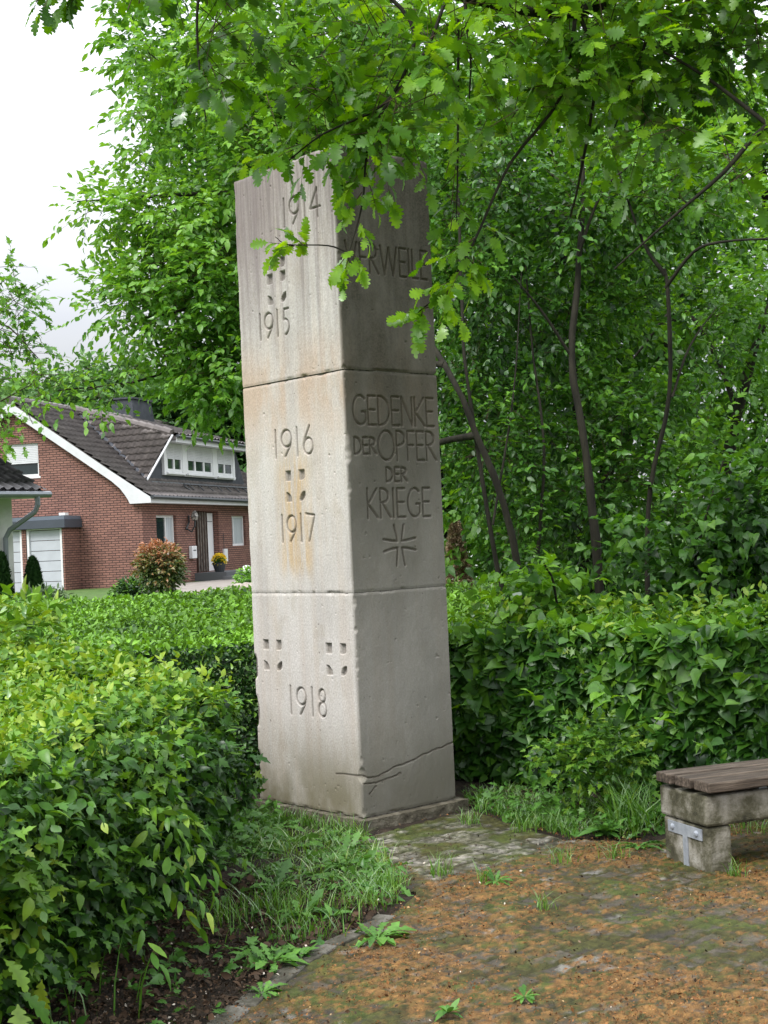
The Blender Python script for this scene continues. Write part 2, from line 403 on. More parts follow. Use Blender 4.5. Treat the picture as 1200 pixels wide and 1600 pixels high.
# ------------------------------------------------------------------ paving: small pavers with moss and orange catkins
PX = np.arange(-1.2, 3.2, .0085); PY = np.arange(3.6, 8.4, .0105)
X, Y = np.meshgrid(PX, PY, indexing='ij'); P2 = np.stack([X, Y], -1)
AX = .7169; ca, sa = math.cos(AX), math.sin(AX)
def brick_h(X, Y, bw, bh, ang, joint, seed):
    c, s = math.cos(ang), math.sin(ang)
    wob = (fbm(np.stack([X, Y], -1)*2.5+seed, 2)-.5)*.06
    u = X*c+Y*s+wob; v = -X*s+Y*c+wob
    row = np.floor(v/bh); uu = u/bw+.5*(row % 2); colm = np.floor(uu)
    fu = (uu-colm)*bw; fv = (v/bh-row)*bh
    d = np.minimum(np.minimum(fu, bw-fu), np.minimum(fv, bh-fv))
    h = sstep(joint*.3, joint, d)
    rid = _tab[(row.astype(int)*7) % 64, (colm.astype(int)*5) % 64, int(seed) % 64]
    return h, rid
h1, r1 = brick_h(X, Y, .21, .105, AX, .014, 3)
slabm = sstep(.03, -.03, sdist(SLAB, X, Y)+(fbm(P2*6, 2)-.5)*.1)
h2, r2 = brick_h(X, Y, .30, .15, AX, .016, 9)
hb = h1*(1-slabm)+h2*slabm*sstep(.30, .5, fbm(P2*9+70, 3)+.08); rid = r1*(1-slabm)+r2*slabm
moss = fbm(P2*7.1+4, 4); mossf = fbm(P2*26+2, 3); edge = sdist(PAVE, X, Y); litn = fbm(P2*2.3+17, 3); litf = fbm(P2*38+5, 3); fine = fbm(P2*70, 2); grav = fbm(P2*55+3, 2)
edge = sdist(PAVE, X, Y)
Z = .008+hb*.010*(.6+.4*fine)+(rid-.5)*.008
mm = sstep(.44, .60, moss*.5+mossf*.5+.14*(1-hb)+.035); Z += mm*.007*(.3+1.2*mossf)*(1-.5*slabm)
Z += (grav-.5)*.006*slabm+(fbm(P2*1.1, 2)-.5)*.03-.012
lit = sstep(.44, .58, litn*.40+litf*.34+.30*fbm(P2*9+33, 3)+.04*(1-hb))*(1-.93*slabm)*sstep(8.0, 6.6, Y)*sstep(.0, .22, -edge+.25*(X > .1))
Z += lit*.006*litf
cbase = np.array([.058, .050, .038])*(.55+.9*rid[..., None])*(.6+.8*fine[..., None])
cslab = np.array([.165, .155, .130])*(.1+3.2*np.clip(grav[..., None]-.22, 0, 1))*(.6+.5*rid[..., None])*(.45+1.1*fbm(P2*7+50, 3)[..., None])
C3 = cbase*(1-slabm[..., None])+cslab*slabm[..., None]
C3 = C3*(1-.75*(1-hb[..., None]))
pale = sstep(.63, .70, fbm(P2*9+40, 3))*(1-slabm); C3 = C3*(1-pale[..., None]*.6)+np.array([.23, .22, .20])*pale[..., None]*.6*(.5+fine[..., None])
cm = np.array([.047, .046, .011])*(.1+1.7*fbm(P2*48+6, 3)[..., None])+np.array([.004, .020, .0])*sstep(.5, .68, fbm(P2*4+8, 3))[..., None]
mm2 = mm*(1-.45*slabm)+slabm*.75*sstep(.48, .6, fbm(P2*5+77, 3)); mm2 = np.clip(mm2, 0, 1); C3 = C3*(1-mm2[..., None])+cm*mm2[..., None]
co = np.array([.168, .086, .026])*(.05+2.0*fbm(P2*60+9, 3)[..., None]); lit *= .88*sstep(.32, .52, fbm(P2*44+90, 2)); C3 = C3*(1-lit[..., None])+co*lit[..., None]
C3 = C3*(1-.28*(1-hb[..., None])*(1-.3*slabm[..., None]))*(.55+.9*fbm(P2*34+12, 3)[..., None])
ok = (edge+(fbm(P2*5+3, 2)-.5)*.08 < 0)
Z = Z-.03*sstep(-.05, .02, edge)
def grid_from_mask(X, Y, Z, ok, C):
    nx, ny = X.shape; i = np.arange(nx-1)[:, None]*ny+np.arange(ny-1)[None]
    F = np.stack([i, i+ny, i+ny+1, i+1], -1).reshape(-1, 4)
    f = (ok[:-1, :-1] & ok[1:, :-1] & ok[:-1, 1:] & ok[1:, 1:]).ravel(); F = F[f]
    used = np.unique(F); mp_ = np.zeros(nx*ny, int); mp_[used] = np.arange(len(used))
    return np.stack([X, Y, Z], -1).reshape(-1, 3)[used], mp_[F], C.reshape(-1, 3)[used]
def attrmat(name, rough=.85, bump=.4, bscale=220., nlo=.7, nhi=1.3, spec=.3, wet=False):
    m, t, o = newmat(name); lk = t.links.new
    p = node(t, 'ShaderNodeBsdfPrincipled', Roughness=rough); p.inputs['Specular IOR Level'].default_value = spec
    a = node(t, 'ShaderNodeAttribute', _attribute_name='albedo')
    tcn = node(t, 'ShaderNodeTexCoord'); nn = node(t, 'ShaderNodeTexNoise', Scale=bscale, Detail=4.); lk(tcn.outputs['Object'], nn.inputs['Vector'])
    mr = node(t, 'ShaderNodeMapRange'); mr.inputs['From Min'].default_value = .25; mr.inputs['From Max'].default_value = .75
    mr.inputs['To Min'].default_value = nlo; mr.inputs['To Max'].default_value = nhi; lk(nn.outputs['Fac'], mr.inputs['Value'])
    hs = node(t, 'ShaderNodeHueSaturation'); lk(a.outputs['Color'], hs.inputs['Color']); lk(mr.outputs[0], hs.inputs['Value']); lk(hs.outputs[0], p.inputs['Base Color'])
    b = node(t, 'ShaderNodeBump', Strength=bump, Distance=.004); lk(nn.outputs['Fac'], b.inputs['Height']); lk(b.outputs[0], p.inputs['Normal'])
    lk(p.outputs[0], o.inputs['Surface']); return m
M_pave = attrmat('mossy_paver', rough=.7, bump=.8, nlo=.45, nhi=1.6)
V, F, C = grid_from_mask(X, Y, Z, ok, C3)
tag(mesh_obj('paving', V, F, M_pave, col=C, smooth=True), kind='structure')
# unseen rest of the paved place, towards and behind the camera
M_pave2 = noisemat('paver_far', [(.35, (.05, .045, .03)), (.6, (.08, .08, .02)), (.7, (.2, .08, .03))], scale=12, bump=.6, bscale=60)
sheet('paving_rest', np.linspace(-1.1, 8, 12), np.linspace(-6, 3.62, 12), lambda x, y: x*0+.004, M_pave2)['kind'] = 'structure'
sheet('paving_side', np.linspace(3.18, 8, 8), np.linspace(3.62, 7.4, 8), lambda x, y: x*0+.006, M_pave2)['kind'] = 'structure'

# edging stones between the soil bed and the pavers
M_edge = noisemat('edging_stone', [(.3, (.035, .032, .022)), (.5, (.085, .08, .062)), (.7, (.17, .16, .14))], scale=16, detail=9, bump=.9, bscale=80, rough=.85)
for (ax_, ay_), (bx_, by_), n in (((-.86, 4.1), (-.75, 4.4), 1), ((-.75, 4.4), (-.42, 5.35), 4), ((-.42, 5.35), (-.08, 5.95), 3)):
    an = math.atan2(by_-ay_, bx_-ax_); ln = math.hypot(bx_-ax_, by_-ay_)/n
    for i in range(n):
        x_ = ax_+(bx_-ax_)*(i+.5)/n; y_ = ay_+(by_-ay_)*(i+.5)/n
        e_ = MB().cbox((0, 0, -.02), (ln/2-.006, .045, .038)).build('edging_stone', M_edge, bevel=.007)
        e_.location = (x_+.02, y_, rng.uniform(-.004, .004)); e_.rotation_euler = (rng.normal(0, .02), rng.normal(0, .015), an+rng.normal(0, .03))
        tag(e_, 'worn grey edging stone in the row between the dark soil and the pavers', 'edging stone', 'edging stones along the paving')

# ------------------------------------------------------------------ memorial pillar
PC = (-.1872, 7.8313, 0); WX, WY = .706, .970          # right face = local y 0 plane, left face = local x 0 plane
pil = empty('memorial_pillar', PC, AX, 'tall square sandstone war memorial pillar of three stacked blocks carved with dates and words', 'memorial')

def arc(cx, cy, rx, ry, a0, a1, n=14):
    a = np.radians(np.linspace(a0, a1, n)); return [(cx+rx*math.cos(t), cy+ry*math.sin(t)) for t in a]
GL = {  # strokes in a box of height 1; (width, [polylines])
 '1': (.14, [[(.07, 0), (.07, 1)]]),
 '9': (.46, [arc(.23, .66, .21, .30, 0, 360, 22), [(.44, .66), (.40, .40), (.16, .02)]]),
 '4': (.46, [[(.34, 0), (.34, 1), (.02, .34), (.46, .34)]]),
 '5': (.40, [[(.36, .97), (.14, .97), (.10, .58)], arc(.12, .30, .24, .30, 90, -80, 12)]),
 '6': (.44, [arc(.22, .30, .19, .28, 0, 360, 22), [(.03, .32), (.10, .60), (.30, 1)]]),
 '7': (.44, [[(.04, 1), (.42, .93), (.14, 0)]]),
 '8': (.36, [arc(.18, .74, .13, .22, 0, 360, 18), arc(.18, .27, .16, .25, 0, 360, 20)]),
 'V': (.56, [[(.02, 1), (.28, 0), (.54, 1)]]), 'E': (.34, [[(.32, 1), (.03, 1), (.03, 0), (.32, 0)], [(.03, .52), (.28, .52)]]),
 'R': (.42, [[(.03, 0), (.03, 1)], [(.03, 1)]+arc(.10, .76, .25, .24, 90, -90, 12)+[(.03, .52)], [(.10, .52), (.42, 0)]]),
 'W': (.80, [[(.02, 1), (.2, 0), (.4, .95), (.6, 0), (.78, 1)]]), 'I': (.08, [[(.04, 0), (.04, 1)]]),
 'L': (.32, [[(.03, 1), (.03, 0), (.30, 0)]]), 'G': (.52, [arc(.30, .5, .28, .5, 50, 318, 20), [(.51, .16), (.51, .45), (.36, .45)]]),
 'D': (.48, [[(.03, 0), (.03, 1)], [(.03, 1)]+arc(.08, .5, .38, .5, 90, -90, 16)+[(.03, 0)]]),
 'N': (.48, [[(.03, 0), (.03, 1), (.45, 0), (.45, 1)]]), 'K': (.42, [[(.03, 0), (.03, 1)], [(.40, 1), (.05, .48), (.42, 0)]]),
 'O': (.66, [arc(.33, .5, .32, .5, 0, 360, 28)]), 'P': (.38, [[(.03, 0), (.03, 1)], [(.03, 1)]+arc(.08, .75, .27, .25, 90, -90, 12)+[(.03, .5)]]),
 'F': (.32, [[(.03, 0), (.03, 1), (.31, 1)], [(.03, .52), (.26, .52)]]),
}
def text(s, t0, t1, zb, h, sp=.09):
    """strokes of a word between t0 and t1 (face coordinate, left to right)"""
    ws = [GL[c][0] for c in s]; tot = sum(ws)+sp*(len(s)-1); k = (t1-t0)/tot; x = t0; res = []
    for c, w_ in zip(s, ws):
        for pl in GL[c][1]: res.append([(x+p[0]*k, zb+p[1]*h) for p in pl])
        x += (w_+sp)*k
    return res
# left face, t = WY - s
Ltxt = []
Ltxt += text('1914', .47, .82, 3.44, .165, .16)
Ltxt += text('1915', .19, .495, 2.815, .155, .14)
Ltxt += text('1916', .29, .665, 2.10, .165, .16)
Ltxt += text('1917', .32, .65, 1.60, .16, .14)
Ltxt += text('1918', .33, .68, .59, .165, .18)
Lsq = []   # (t, z, corner style): the cross is left standing between four sunk corners
for (tc_, zc_, dz_) in ((.385, 3.205, .04), (.385, 3.10, .062), (.48, 1.927, .060), (.187, .93, .062), (.79, .927, .061)):
    for sx_ in (-1, 1):
        for sz_ in (-1, 1): Lsq.append((tc_+sx_*.064, zc_+sz_*dz_, sx_, sz_))
Rtxt = []
Rtxt += text('VERWEILE', .045, .672, 3.108, .165, .09)
Rtxt += text('GEDENKE', .050, .672, 2.242, .165, .06)
Rtxt += text('DER', .050, .212, 2.077, .093, .09)
Rtxt += text('OPFER', .228, .675, 2.042, .168, .06)
Rtxt += text('DER', .278, .438, 1.92, .080, .12)
Rtxt += text('KRIEGE', .125, .612, 1.715, .165, .09)
cx_, cz_ = .358, 1.556
q = lambda a, b: (cx_+a, cz_+b)
Rtxt += [[q(-.038, .115), q(-.022, .06), q(-.017, .022), q(-.06, .026), q(-.122, .036)], [q(.036, .115), q(.022, .06), q(.017, .022), q(.06, .026), q(.122, .036)],
         [q(-.030, -.118), q(-.020, -.06), q(-.017, -.016), q(-.06, -.020), q(-.12, -.034)], [q(.036, -.118), q(.024, -.06), q(.017, -.016), q(.06, -.020), q(.122, -.032)]]
Lcr = [[(.74, .277), (.80, .283), (.90, .284), (.97, .287)]]
Rcr = [[(0, .288), (.06, .270), (.118, .266), (.16, .280), (.245, .305), (.32, .314), (.405, .327), (.47, .345), (.538, .357), (.62, .366), (.706, .385)],
       [(0, .243), (.07, .238), (.147, .240), (.21, .248), (.289, .262)], [(.05, .18), (.10, .22)]]

def stroke_depth(U, Z, lines, hw, dep, jit=0.):
    D = np.zeros_like(U)
    for pl in lines:
        for (a0, b0), (a1, b1) in zip(pl[:-1], pl[1:]):
            lo = (min(a0, a1)-hw*2, max(a0, a1)+hw*2, min(b0, b1)-hw*2, max(b0, b1)+hw*2)
            m = (U > lo[0]) & (U < lo[1]) & (Z > lo[2]) & (Z < lo[3])
            if not m.any(): continue
            u, z = U[m], Z[m]; dx, dz = a1-a0, b1-b0
            t = np.clip(((u-a0)*dx+(z-b0)*dz)/(dx*dx+dz*dz+1e-12), 0, 1)
            d = np.hypot(u-a0-t*dx, z-b0-t*dz)
            D[m] = np.maximum(D[m], dep*np.clip(1.25-d/hw, 0, 1))
    return D
STEP = .0042
def chip(z, s): 
    n = fbm(np.stack([z*9+s, z*0+s], -1), 3); return .0030+np.clip(n-.57, 0, 1)*.15
def face(side, z0, z1, seed):
    W = WY if side == 'L' else WX
    nu = int(W/STEP); nz_ = int((z1-z0)/STEP)
    U, Zg = np.meshgrid(np.linspace(0, W, nu+1), np.linspace(z0, z1, nz_+1), indexing='ij')   # U = distance from the near arris
    p3 = np.stack([U+(5 if side == 'L' else 0), Zg], -1)
    h = (fbm(p3*6+seed, 3)-.5)*.004+(fbm(p3*np.array([60, 25.])+seed, 2)-.5)*.0016
    pits = fbm(p3*48+seed*3, 2); h += np.clip(pits-.80, 0, 1)*.06
    if side == 'L':
        T_ = W-U; h += stroke_depth(T_, Zg, Ltxt, .0072, .013)
        h += stroke_depth(T_, Zg, Lcr, .004, .006)
        for (t, z, sx_, sz_) in Lsq:
            a = (T_-t)*sx_; b = (Zg-z)*sz_; r = .0265
            m = (abs(a) < r) & (abs(b) < r*1.1)
            if sz_ > 0: m &= ~((a > r*.1) & (b < -r*.1) & (((a-r*.1)**2+(b+r*.1)**2) > (r*.95)**2)) | (sx_ < 0)
            elif sx_ < 0: m &= ~((T_-t+r)**2+(Zg-z+r)**2 < -1) & ~(((T_-t-r)**2*0+((T_-t)+r)**2+((Zg-z)+r)**2) > (2.0*r)**2)
            else: m &= ~(((T_-t)-r)**2+((Zg-z)+r)**2 > (2.0*r)**2) & ~((T_-t+r)**2+(Zg-z-r*1.1)**2 > (2.3*r)**2)
            h = np.where(m, .018+.004*fbm(p3*60), h)
        # worn far arris
        fe = W-U; h += np.clip(1-fe/.03, 0, 1)*np.clip(fbm(np.stack([Zg*7, Zg*0+3], -1), 3)-.50, 0, 1)*.14*(1 if z0 < 1 else .12)
    else:
        h += stroke_depth(U, Zg, Rtxt, .0068, .012); h += stroke_depth(U+(fbm(p3*30, 2)-.5)*.012, Zg+(fbm(p3*26+9, 3)-.5)*.022, Rcr, .0034, .008)
    # bottom / top arrises of the block
    for e in (Zg-z0, z1-Zg):
        h += np.clip(1-e/.014, 0, 1)*(.003+np.clip(fbm(np.stack([U*14+seed, U*0+seed], -1), 3)-.55, 0, 1)*.05)
    groove_shade = np.clip(stroke_depth(W-U if side == 'L' else U, Zg, (Ltxt+Lcr) if side == 'L' else (Rtxt+Rcr), .0072, 1.), 0, 1)  # mask for shade painted into the carved strokes
    if side == 'L': groove_shade = np.maximum(groove_shade, (h > .012)*.7)
    c = chip(Zg, 3.3); d = np.where(U < c, U, 1e9)
    ein = np.where(U < c, (c-U)/2, 0); eout = np.where(U < c, (c-U)/2, 0)
    h = h*sstep(0, .01, U)
    if side == 'L': V = np.stack([h+ein, U+eout, Zg], -1)
    else: V = np.stack([U+eout, h+ein, Zg], -1)
    i = np.arange(nu)[:, None]*(nz_+1)+np.arange(nz_)[None]
    F = np.stack([i, i+1, i+nz_+2, i+nz_+1] if side == 'L' else [i, i+nz_+1, i+nz_+2, i+1], -1).reshape(-1, 4)
    return V.reshape(-1, 3), F, groove_shade.ravel()
def stonemat():
    m, t, o = newmat('weathered_sandstone'); lk = t.links.new
    p = node(t, 'ShaderNodeBsdfPrincipled', Roughness=.85); p.inputs['Specular IOR Level'].default_value = .25
    tcn = node(t, 'ShaderNodeTexCoord'); ob = tcn.outputs['Object']
    def nz_(scale, st=(1, 1, 1), det=5., loc=(0, 0, 0)):
        mpn = node(t, 'ShaderNodeMapping'); mpn.inputs['Scale'].default_value = st; mpn.inputs['Location'].default_value = loc; lk(ob, mpn.inputs['Vector'])
        n = node(t, 'ShaderNodeTexNoise', Scale=scale, Detail=det, Roughness=.6); lk(mpn.outputs[0], n.inputs['Vector']); return n.outputs['Fac']
    def mrange(v, a, b, c=0., d=1.):
        n = node(t, 'ShaderNodeMapRange'); n.interpolation_type = 'SMOOTHSTEP'
        for k, x in zip(('From Min', 'From Max', 'To Min', 'To Max'), (a, b, c, d)): n.inputs[k].default_value = x
        lk(v, n.inputs['Value']); return n.outputs[0]
    def mth(op, a, b):
        n = node(t, 'ShaderNodeMath', _operation=op); 
        for i, x in enumerate((a, b)):
            if isinstance(x, (int, float)): n.inputs[i].default_value = x
            else: lk(x, n.inputs[i])
        return n.outputs[0]
    def mixc(f, a, b):
        n = node(t, 'ShaderNodeMix', _data_type='RGBA')
        if isinstance(f, float): n.inputs[0].default_value = f
        else: lk(f, n.inputs[0])
        for i, x in ((6, a), (7, b)):
            if isinstance(x, tuple): n.inputs[i].default_value = (*x, 1)
            else: lk(x, n.inputs[i])
        return n.outputs[2]
    sep = node(t, 'ShaderNodeSeparateXYZ'); lk(ob, sep.inputs[0]); zz = sep.outputs['Z']; xx = sep.outputs['X']; yy = sep.outputs['Y']
    c = mixc(nz_(1.6, det=4.), (.46, .435, .41), (.62, .595, .565))
    c = mixc(mrange(nz_(2.2, (6, 6, .30)), .42, .68, 0, .45), c, (.49, .42, .36))
    c = mixc(mrange(nz_(1.5, (3, 3, .8), loc=(9, 2, 1)), .48, .68, 0, .45), c, (.36, .34, .325))
    c = mixc(mrange(nz_(3.0, (1.6, 1.6, 1), loc=(2, 8, 1), det=8.), .52, .66, 0, .35), c, (.38, .33, .26))                    # warm streaks
    st = nz_(2.6, (8, 8, .22), loc=(3, 1, 0), det=3.)
    top = mrange(zz, 2.2, 3.5, .12, 1.0)
    c = mixc(mth('MULTIPLY', mrange(st, .44, .72, 0, .7), top), c, (.15, .125, .130))
    c = mixc(mth('MULTIPLY', mth('MULTIPLY', mrange(yy, .25, .85), mrange(zz, 2.5, 3.6)), mrange(nz_(2.2, (3, 3, .3), loc=(0, 0, 6)), .28, .56, .35, .92)), c, (.20, .165, .17))
    c = mixc(mth('MULTIPLY', mrange(zz, 2.9, 3.8), mrange(nz_(1.7, (2, 2, .4), loc=(4, 0, 6)), .32, .6, .2, .75)), c, (.24, .20, .195))            # dark rain streaks from the top
    c = mixc(mth('MULTIPLY', mrange(nz_(5., (14, 14, .5), loc=(7, 0, 0)), .45, .6, 0, .5), mrange(zz, 3.0, 3.8)), c, (.12, .10, .10))
    lf = mrange(xx, .0, .035, 1., 0.)                                                              # on the left face
    band = mth('MULTIPLY', mth('MULTIPLY', mrange(yy, .30, .42), mrange(yy, .72, .58)), mth('MULTIPLY', mrange(zz, 1.35, 1.5), mrange(zz, 2.25, 1.95)))
    c = mixc(mth('MULTIPLY', mth('MULTIPLY', band, lf), mrange(nz_(3., (8, 8, .8), loc=(0, 4, 2)), .35, .6, .1, .7)), c, (.50, .33, .14))   # rusty run below the date
    c = mixc(mth('MULTIPLY', mrange(zz, .70, .08), mrange(nz_(3.5, (1, 1, .6)), .28, .6, .35, .95)), c, (.15, .135, .08))           # splashed foot, algae
    c = mixc(mth('MULTIPLY', mth('MULTIPLY', mrange(zz, 2.0, 2.5), mrange(zz, 2.9, 2.5)), mrange(nz_(2.5, (2, 2, .7)), .35, .6, .1, .7)), c, (.46, .32, .22))
    rf = mrange(yy, .03, .0)                                                                          # algae film plus shade painted into the right face colour, deeper towards the top
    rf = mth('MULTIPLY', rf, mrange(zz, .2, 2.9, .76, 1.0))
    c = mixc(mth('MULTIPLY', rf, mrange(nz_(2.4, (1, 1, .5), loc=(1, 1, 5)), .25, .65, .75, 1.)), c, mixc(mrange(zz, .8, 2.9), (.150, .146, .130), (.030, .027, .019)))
    sc = nz_(90., det=3.); c = mixc(mrange(sc, .3, .75, .35, 0.), c, (.16, .14, .11))
    sp = nz_(38., loc=(5, 5, 5), det=2.); c = mixc(mrange(sp, .70, .76, 0, .75), c, (.07, .06, .05))
    at_ = node(t, 'ShaderNodeAttribute', _attribute_name='tint'); c = mixc(mth('MULTIPLY', at_.outputs['Fac'], .72), c, (.075, .062, .048))  # recess shade of the carving, painted as darker stone colour
    lk(c, p.inputs['Base Color'])
    b = node(t, 'ShaderNodeBump', Strength=.35, Distance=.003); lk(sc, b.inputs['Height']); lk(b.outputs[0], p.inputs['Normal'])
    lk(p.outputs[0], o.inputs['Surface']); return m
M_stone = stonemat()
BZ = [(.056, 1.3012), (1.3038, 2.5465), (2.5535, 3.812)]
OFF = [(0, 0), (.001, .0015), (-.004, -.003)]
for k, (z0, z1) in enumerate(BZ):
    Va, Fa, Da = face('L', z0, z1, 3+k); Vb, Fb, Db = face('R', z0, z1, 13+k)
    c_ = [(.012, .012), (WX, .012), (WX, WY), (.012, WY)]
    Vc = np.array([(x, y, z) for z in (z0+.0005, z1-.0005) for x, y in c_]); n = len(Va)+len(Vb)
    Fc = np.array([(1, 2, 6, 5), (2, 3, 7, 6), (4, 5, 6, 7), (3, 2, 1, 0)])+n
    V = np.concatenate([Va, Vb, Vc]); V[:, 0] += OFF[k][0]; V[:, 1] += OFF[k][1]
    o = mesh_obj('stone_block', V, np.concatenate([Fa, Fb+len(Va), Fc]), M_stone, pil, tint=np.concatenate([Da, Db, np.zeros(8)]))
    o['label'] = ['lowest sandstone block carved 1918 with a crack near its foot', 'middle sandstone block carved 1916, 1917 and a cross', 'dark streaked top sandstone block carved 1914 and 1915'][k]
M_mort = noisemat('mortar', [(.35, (.07, .06, .05)), (.65, (.30, .28, .25))], scale=30, bump=.4)
mb = MB()
for z0, z1 in ((.02, .058), (1.2985, 1.3065), (2.543, 2.5570)): mb.box(.012, WX-.01, .012, WY-.01, z0, z1)
mb.build('mortar_joint', M_mort, pil)
# foot slab, rough edged
bm = bmesh.new()
bmesh.ops.create_cube(bm, size=1)
for v in bm.verts:
    v.co = Vector((v.co.x*(WX+.11)+WX/2+.015, v.co.y*(WY+.11)+WY/2+.01, v.co.z*.085+.006))
bmesh.ops.subdivide_edges(bm, edges=bm.edges[:], cuts=24, use_grid_fill=True)
cc = np.array([v.co[:] for v in bm.verts]); nn_ = (fbm(cc*9, 3)-.5)*.035+(fbm(cc*30, 2)-.5)*.012
for v, d in zip(bm.verts, nn_):
    if v.co.z > -.03:
        e = max(abs(v.co.x-WX/2-.015)/(WX/2+.055), abs(v.co.y-WY/2-.01)/(WY/2+.055))
        v.co.x += (v.co.x-WX/2)*d*1.6; v.co.y += (v.co.y-WY/2)*d*1.4
        if e > .93: v.co.z += -abs(d)*.5
me = bpy.data.meshes.new('foot_slab'); bm.to_mesh(me); bm.free()
M_foot = noisemat('foot_stone', [(.3, (.05, .043, .030)), (.55, (.13, .115, .085)), (.75, (.22, .20, .16))], scale=14, bump=.8, bscale=70)
me.materials.append(M_foot); o = bpy.data.objects.new('foot_slab', me); COL.objects.link(o); o.parent = pil

# ------------------------------------------------------------------ bench
M_conc = noisemat('mossy_concrete', [(.34, (.025, .024, .014)), (.46, (.085, .08, .05)), (.58, (.24, .225, .185)), (.75, (.40, .385, .35))], scale=7, detail=9, bump=.9, bscale=90, rough=.9, bdist=.006)
M_wood = noisemat('weathered_timber', [(.3, (.022, .019, .016)), (.5, (.085, .064, .048)), (.66, (.17, .135, .105)), (.74, (.38, .24, .17))], scale=6, detail=8, stretch=(.6, 9, 9), bump=.6, bscale=26, rough=.8)
M_zinc = noisemat('galvanised_steel', [(.3, (.28, .31, .36)), (.7, (.46, .49, .54))], scale=30, bump=.1, rough=.45, metallic=.35, spec=.6)
BR = math.atan2(.36, .93)
bench = empty('park_bench', (1.402, 6.403, 0), BR, 'low park bench of three weathered timber slats on mossy concrete supports', 'bench')
for x0 in (0, 1.55):
    lg = MB().box(x0, x0+.125, 0, .37, -.03, .222).build('leg', M_conc, bench, bevel=.012)
    if x0 == 0:
        br = MB().prism([(.045, .155), (.325, .155), (.325, .208), (.045, .208)], -.007, -.0005, 0)
        br.prism([(.165, -.01), (.203, -.01), (.203, .1555), (.165, .1555)], -.007, -.0006, 0).build('steel_bracket', M_zinc, lg, bevel=.001)
        for yy in (.088, .285):
            b2 = MB(); ring = []
            b2.tube([(-.007, yy, .182), (-.012, yy, .182), (-.016, yy, .182)], [.015, .0135, .006], 12).build('bolt', M_zinc, lg, smooth=False)
MB().box(-.012, 1.72, -.01, .38, .226, .366).build('support_beam', M_conc, bench, bevel=.014)
for yy in (.05, .19, .33):
    for xx in (.30, 1.4): MB().box(xx, xx+.045, yy-.03, yy+.03, .366, .388).build('spacer', M_zinc, bench)
for k, (y0, xo) in enumerate(((-.055, .0), (.090, -.008), (.235, -.018))):
    sl = MB(); n = 14
    xs_ = np.linspace(xo-.02, 1.95, n)
    for i in range(n-1):
        pass
    sl.box(xo-.02, 1.95, y0, y0+.125, .388, .434)
    sl.build('seat_slat', M_wood, bench, bevel=.006)
# ------------------------------------------------------------------ brick house (local x along the front, y to the left along the gable)
def brickmat(name, c1, c2, mort, wall=True):
    m, t, o = newmat(name); lk = t.links.new
    p = node(t, 'ShaderNodeBsdfPrincipled', Roughness=.85); p.inputs['Specular IOR Level'].default_value = .25
    tcn = node(t, 'ShaderNodeTexCoord'); sep = node(t, 'ShaderNodeSeparateXYZ'); lk(tcn.outputs['Object'], sep.inputs[0])
    ad = node(t, 'ShaderNodeMath', _operation='ADD'); lk(sep.outputs[0], ad.inputs[0]); lk(sep.outputs[1], ad.inputs[1])
    cmb = node(t, 'ShaderNodeCombineXYZ'); lk(ad.outputs[0], cmb.inputs[0]); lk(sep.outputs[2], cmb.inputs[1])
    b = node(t, 'ShaderNodeTexBrick', Scale=1.); b.inputs['Brick Width'].default_value = .24; b.inputs['Row Height'].default_value = .075
    b.inputs['Mortar Size'].default_value = .011; b.inputs['Mortar Smooth'].default_value = .3; b.inputs['Bias'].default_value = -.1
    b.inputs['Color1'].default_value = (*c1, 1); b.inputs['Color2'].default_value = (*c2, 1); b.inputs['Mortar'].default_value = (*mort, 1); lk(cmb.outputs[0], b.inputs['Vector'])
    n = node(t, 'ShaderNodeTexNoise', Scale=1.3, Detail=6.); lk(tcn.outputs['Object'], n.inputs['Vector'])
    hs = node(t, 'ShaderNodeHueSaturation'); mr = node(t, 'ShaderNodeMapRange'); mr.inputs['To Min'].default_value = .7; mr.inputs['To Max'].default_value = 1.3
    lk(n.outputs['Fac'], mr.inputs['Value']); lk(mr.outputs[0], hs.inputs['Value']); lk(b.outputs['Color'], hs.inputs['Color']); lk(hs.outputs[0], p.inputs['Base Color'])
    bp = node(t, 'ShaderNodeBump', Strength=1., Distance=.02); bp.invert = True; lk(b.outputs['Fac'], bp.inputs['Height']); lk(bp.outputs[0], p.inputs['Normal'])
    lk(p.outputs[0], o.inputs['Surface']); return m
M_brick = brickmat('red_brick', (.27, .138, .108), (.19, .098, .080), (.05, .036, .032))
M_white = plain('white_upvc', (.72, .73, .74), rough=.4); M_wht2 = plain('white_board', (.60, .61, .63), rough=.5); M_gdoor = plain('garage_white', (.44, .46, .50), rough=.5)
M_tile = noisemat('brown_roof_tile', [(.3, (.075, .066, .063)), (.6, (.14, .122, .115)), (.75, (.20, .18, .165))], scale=2.5, detail=8, rough=.6, bump=.1, bscale=30)
M_tileb = noisemat('black_roof_tile', [(.3, (.014, .014, .015)), (.7, (.05, .048, .048))], scale=3, detail=8, rough=.45, bump=.1)
M_slate = noisemat('slate_cladding', [(.3, (.030, .034, .042)), (.7, (.065, .07, .082))], scale=5, rough=.6, bump=.3, bscale=8)
M_gut = plain('dark_gutter', (.035, .04, .045), rough=.4); M_zgut = plain('zinc_gutter', (.20, .22, .24), rough=.4, metallic=.4)
M_fasc = plain('slate_fascia', (.055, .065, .082), rough=.5)
M_glass = plain('window_glass', (.018, .028, .030), rough=.06, spec=.7)
M_curt = noisemat('net_curtain', [(.35, (.25, .28, .30)), (.65, (.5, .53, .55))], scale=3, stretch=(9, 9, .2), bump=0)
M_step = plain('grey_step_stone', (.10, .105, .11), rough=.7)
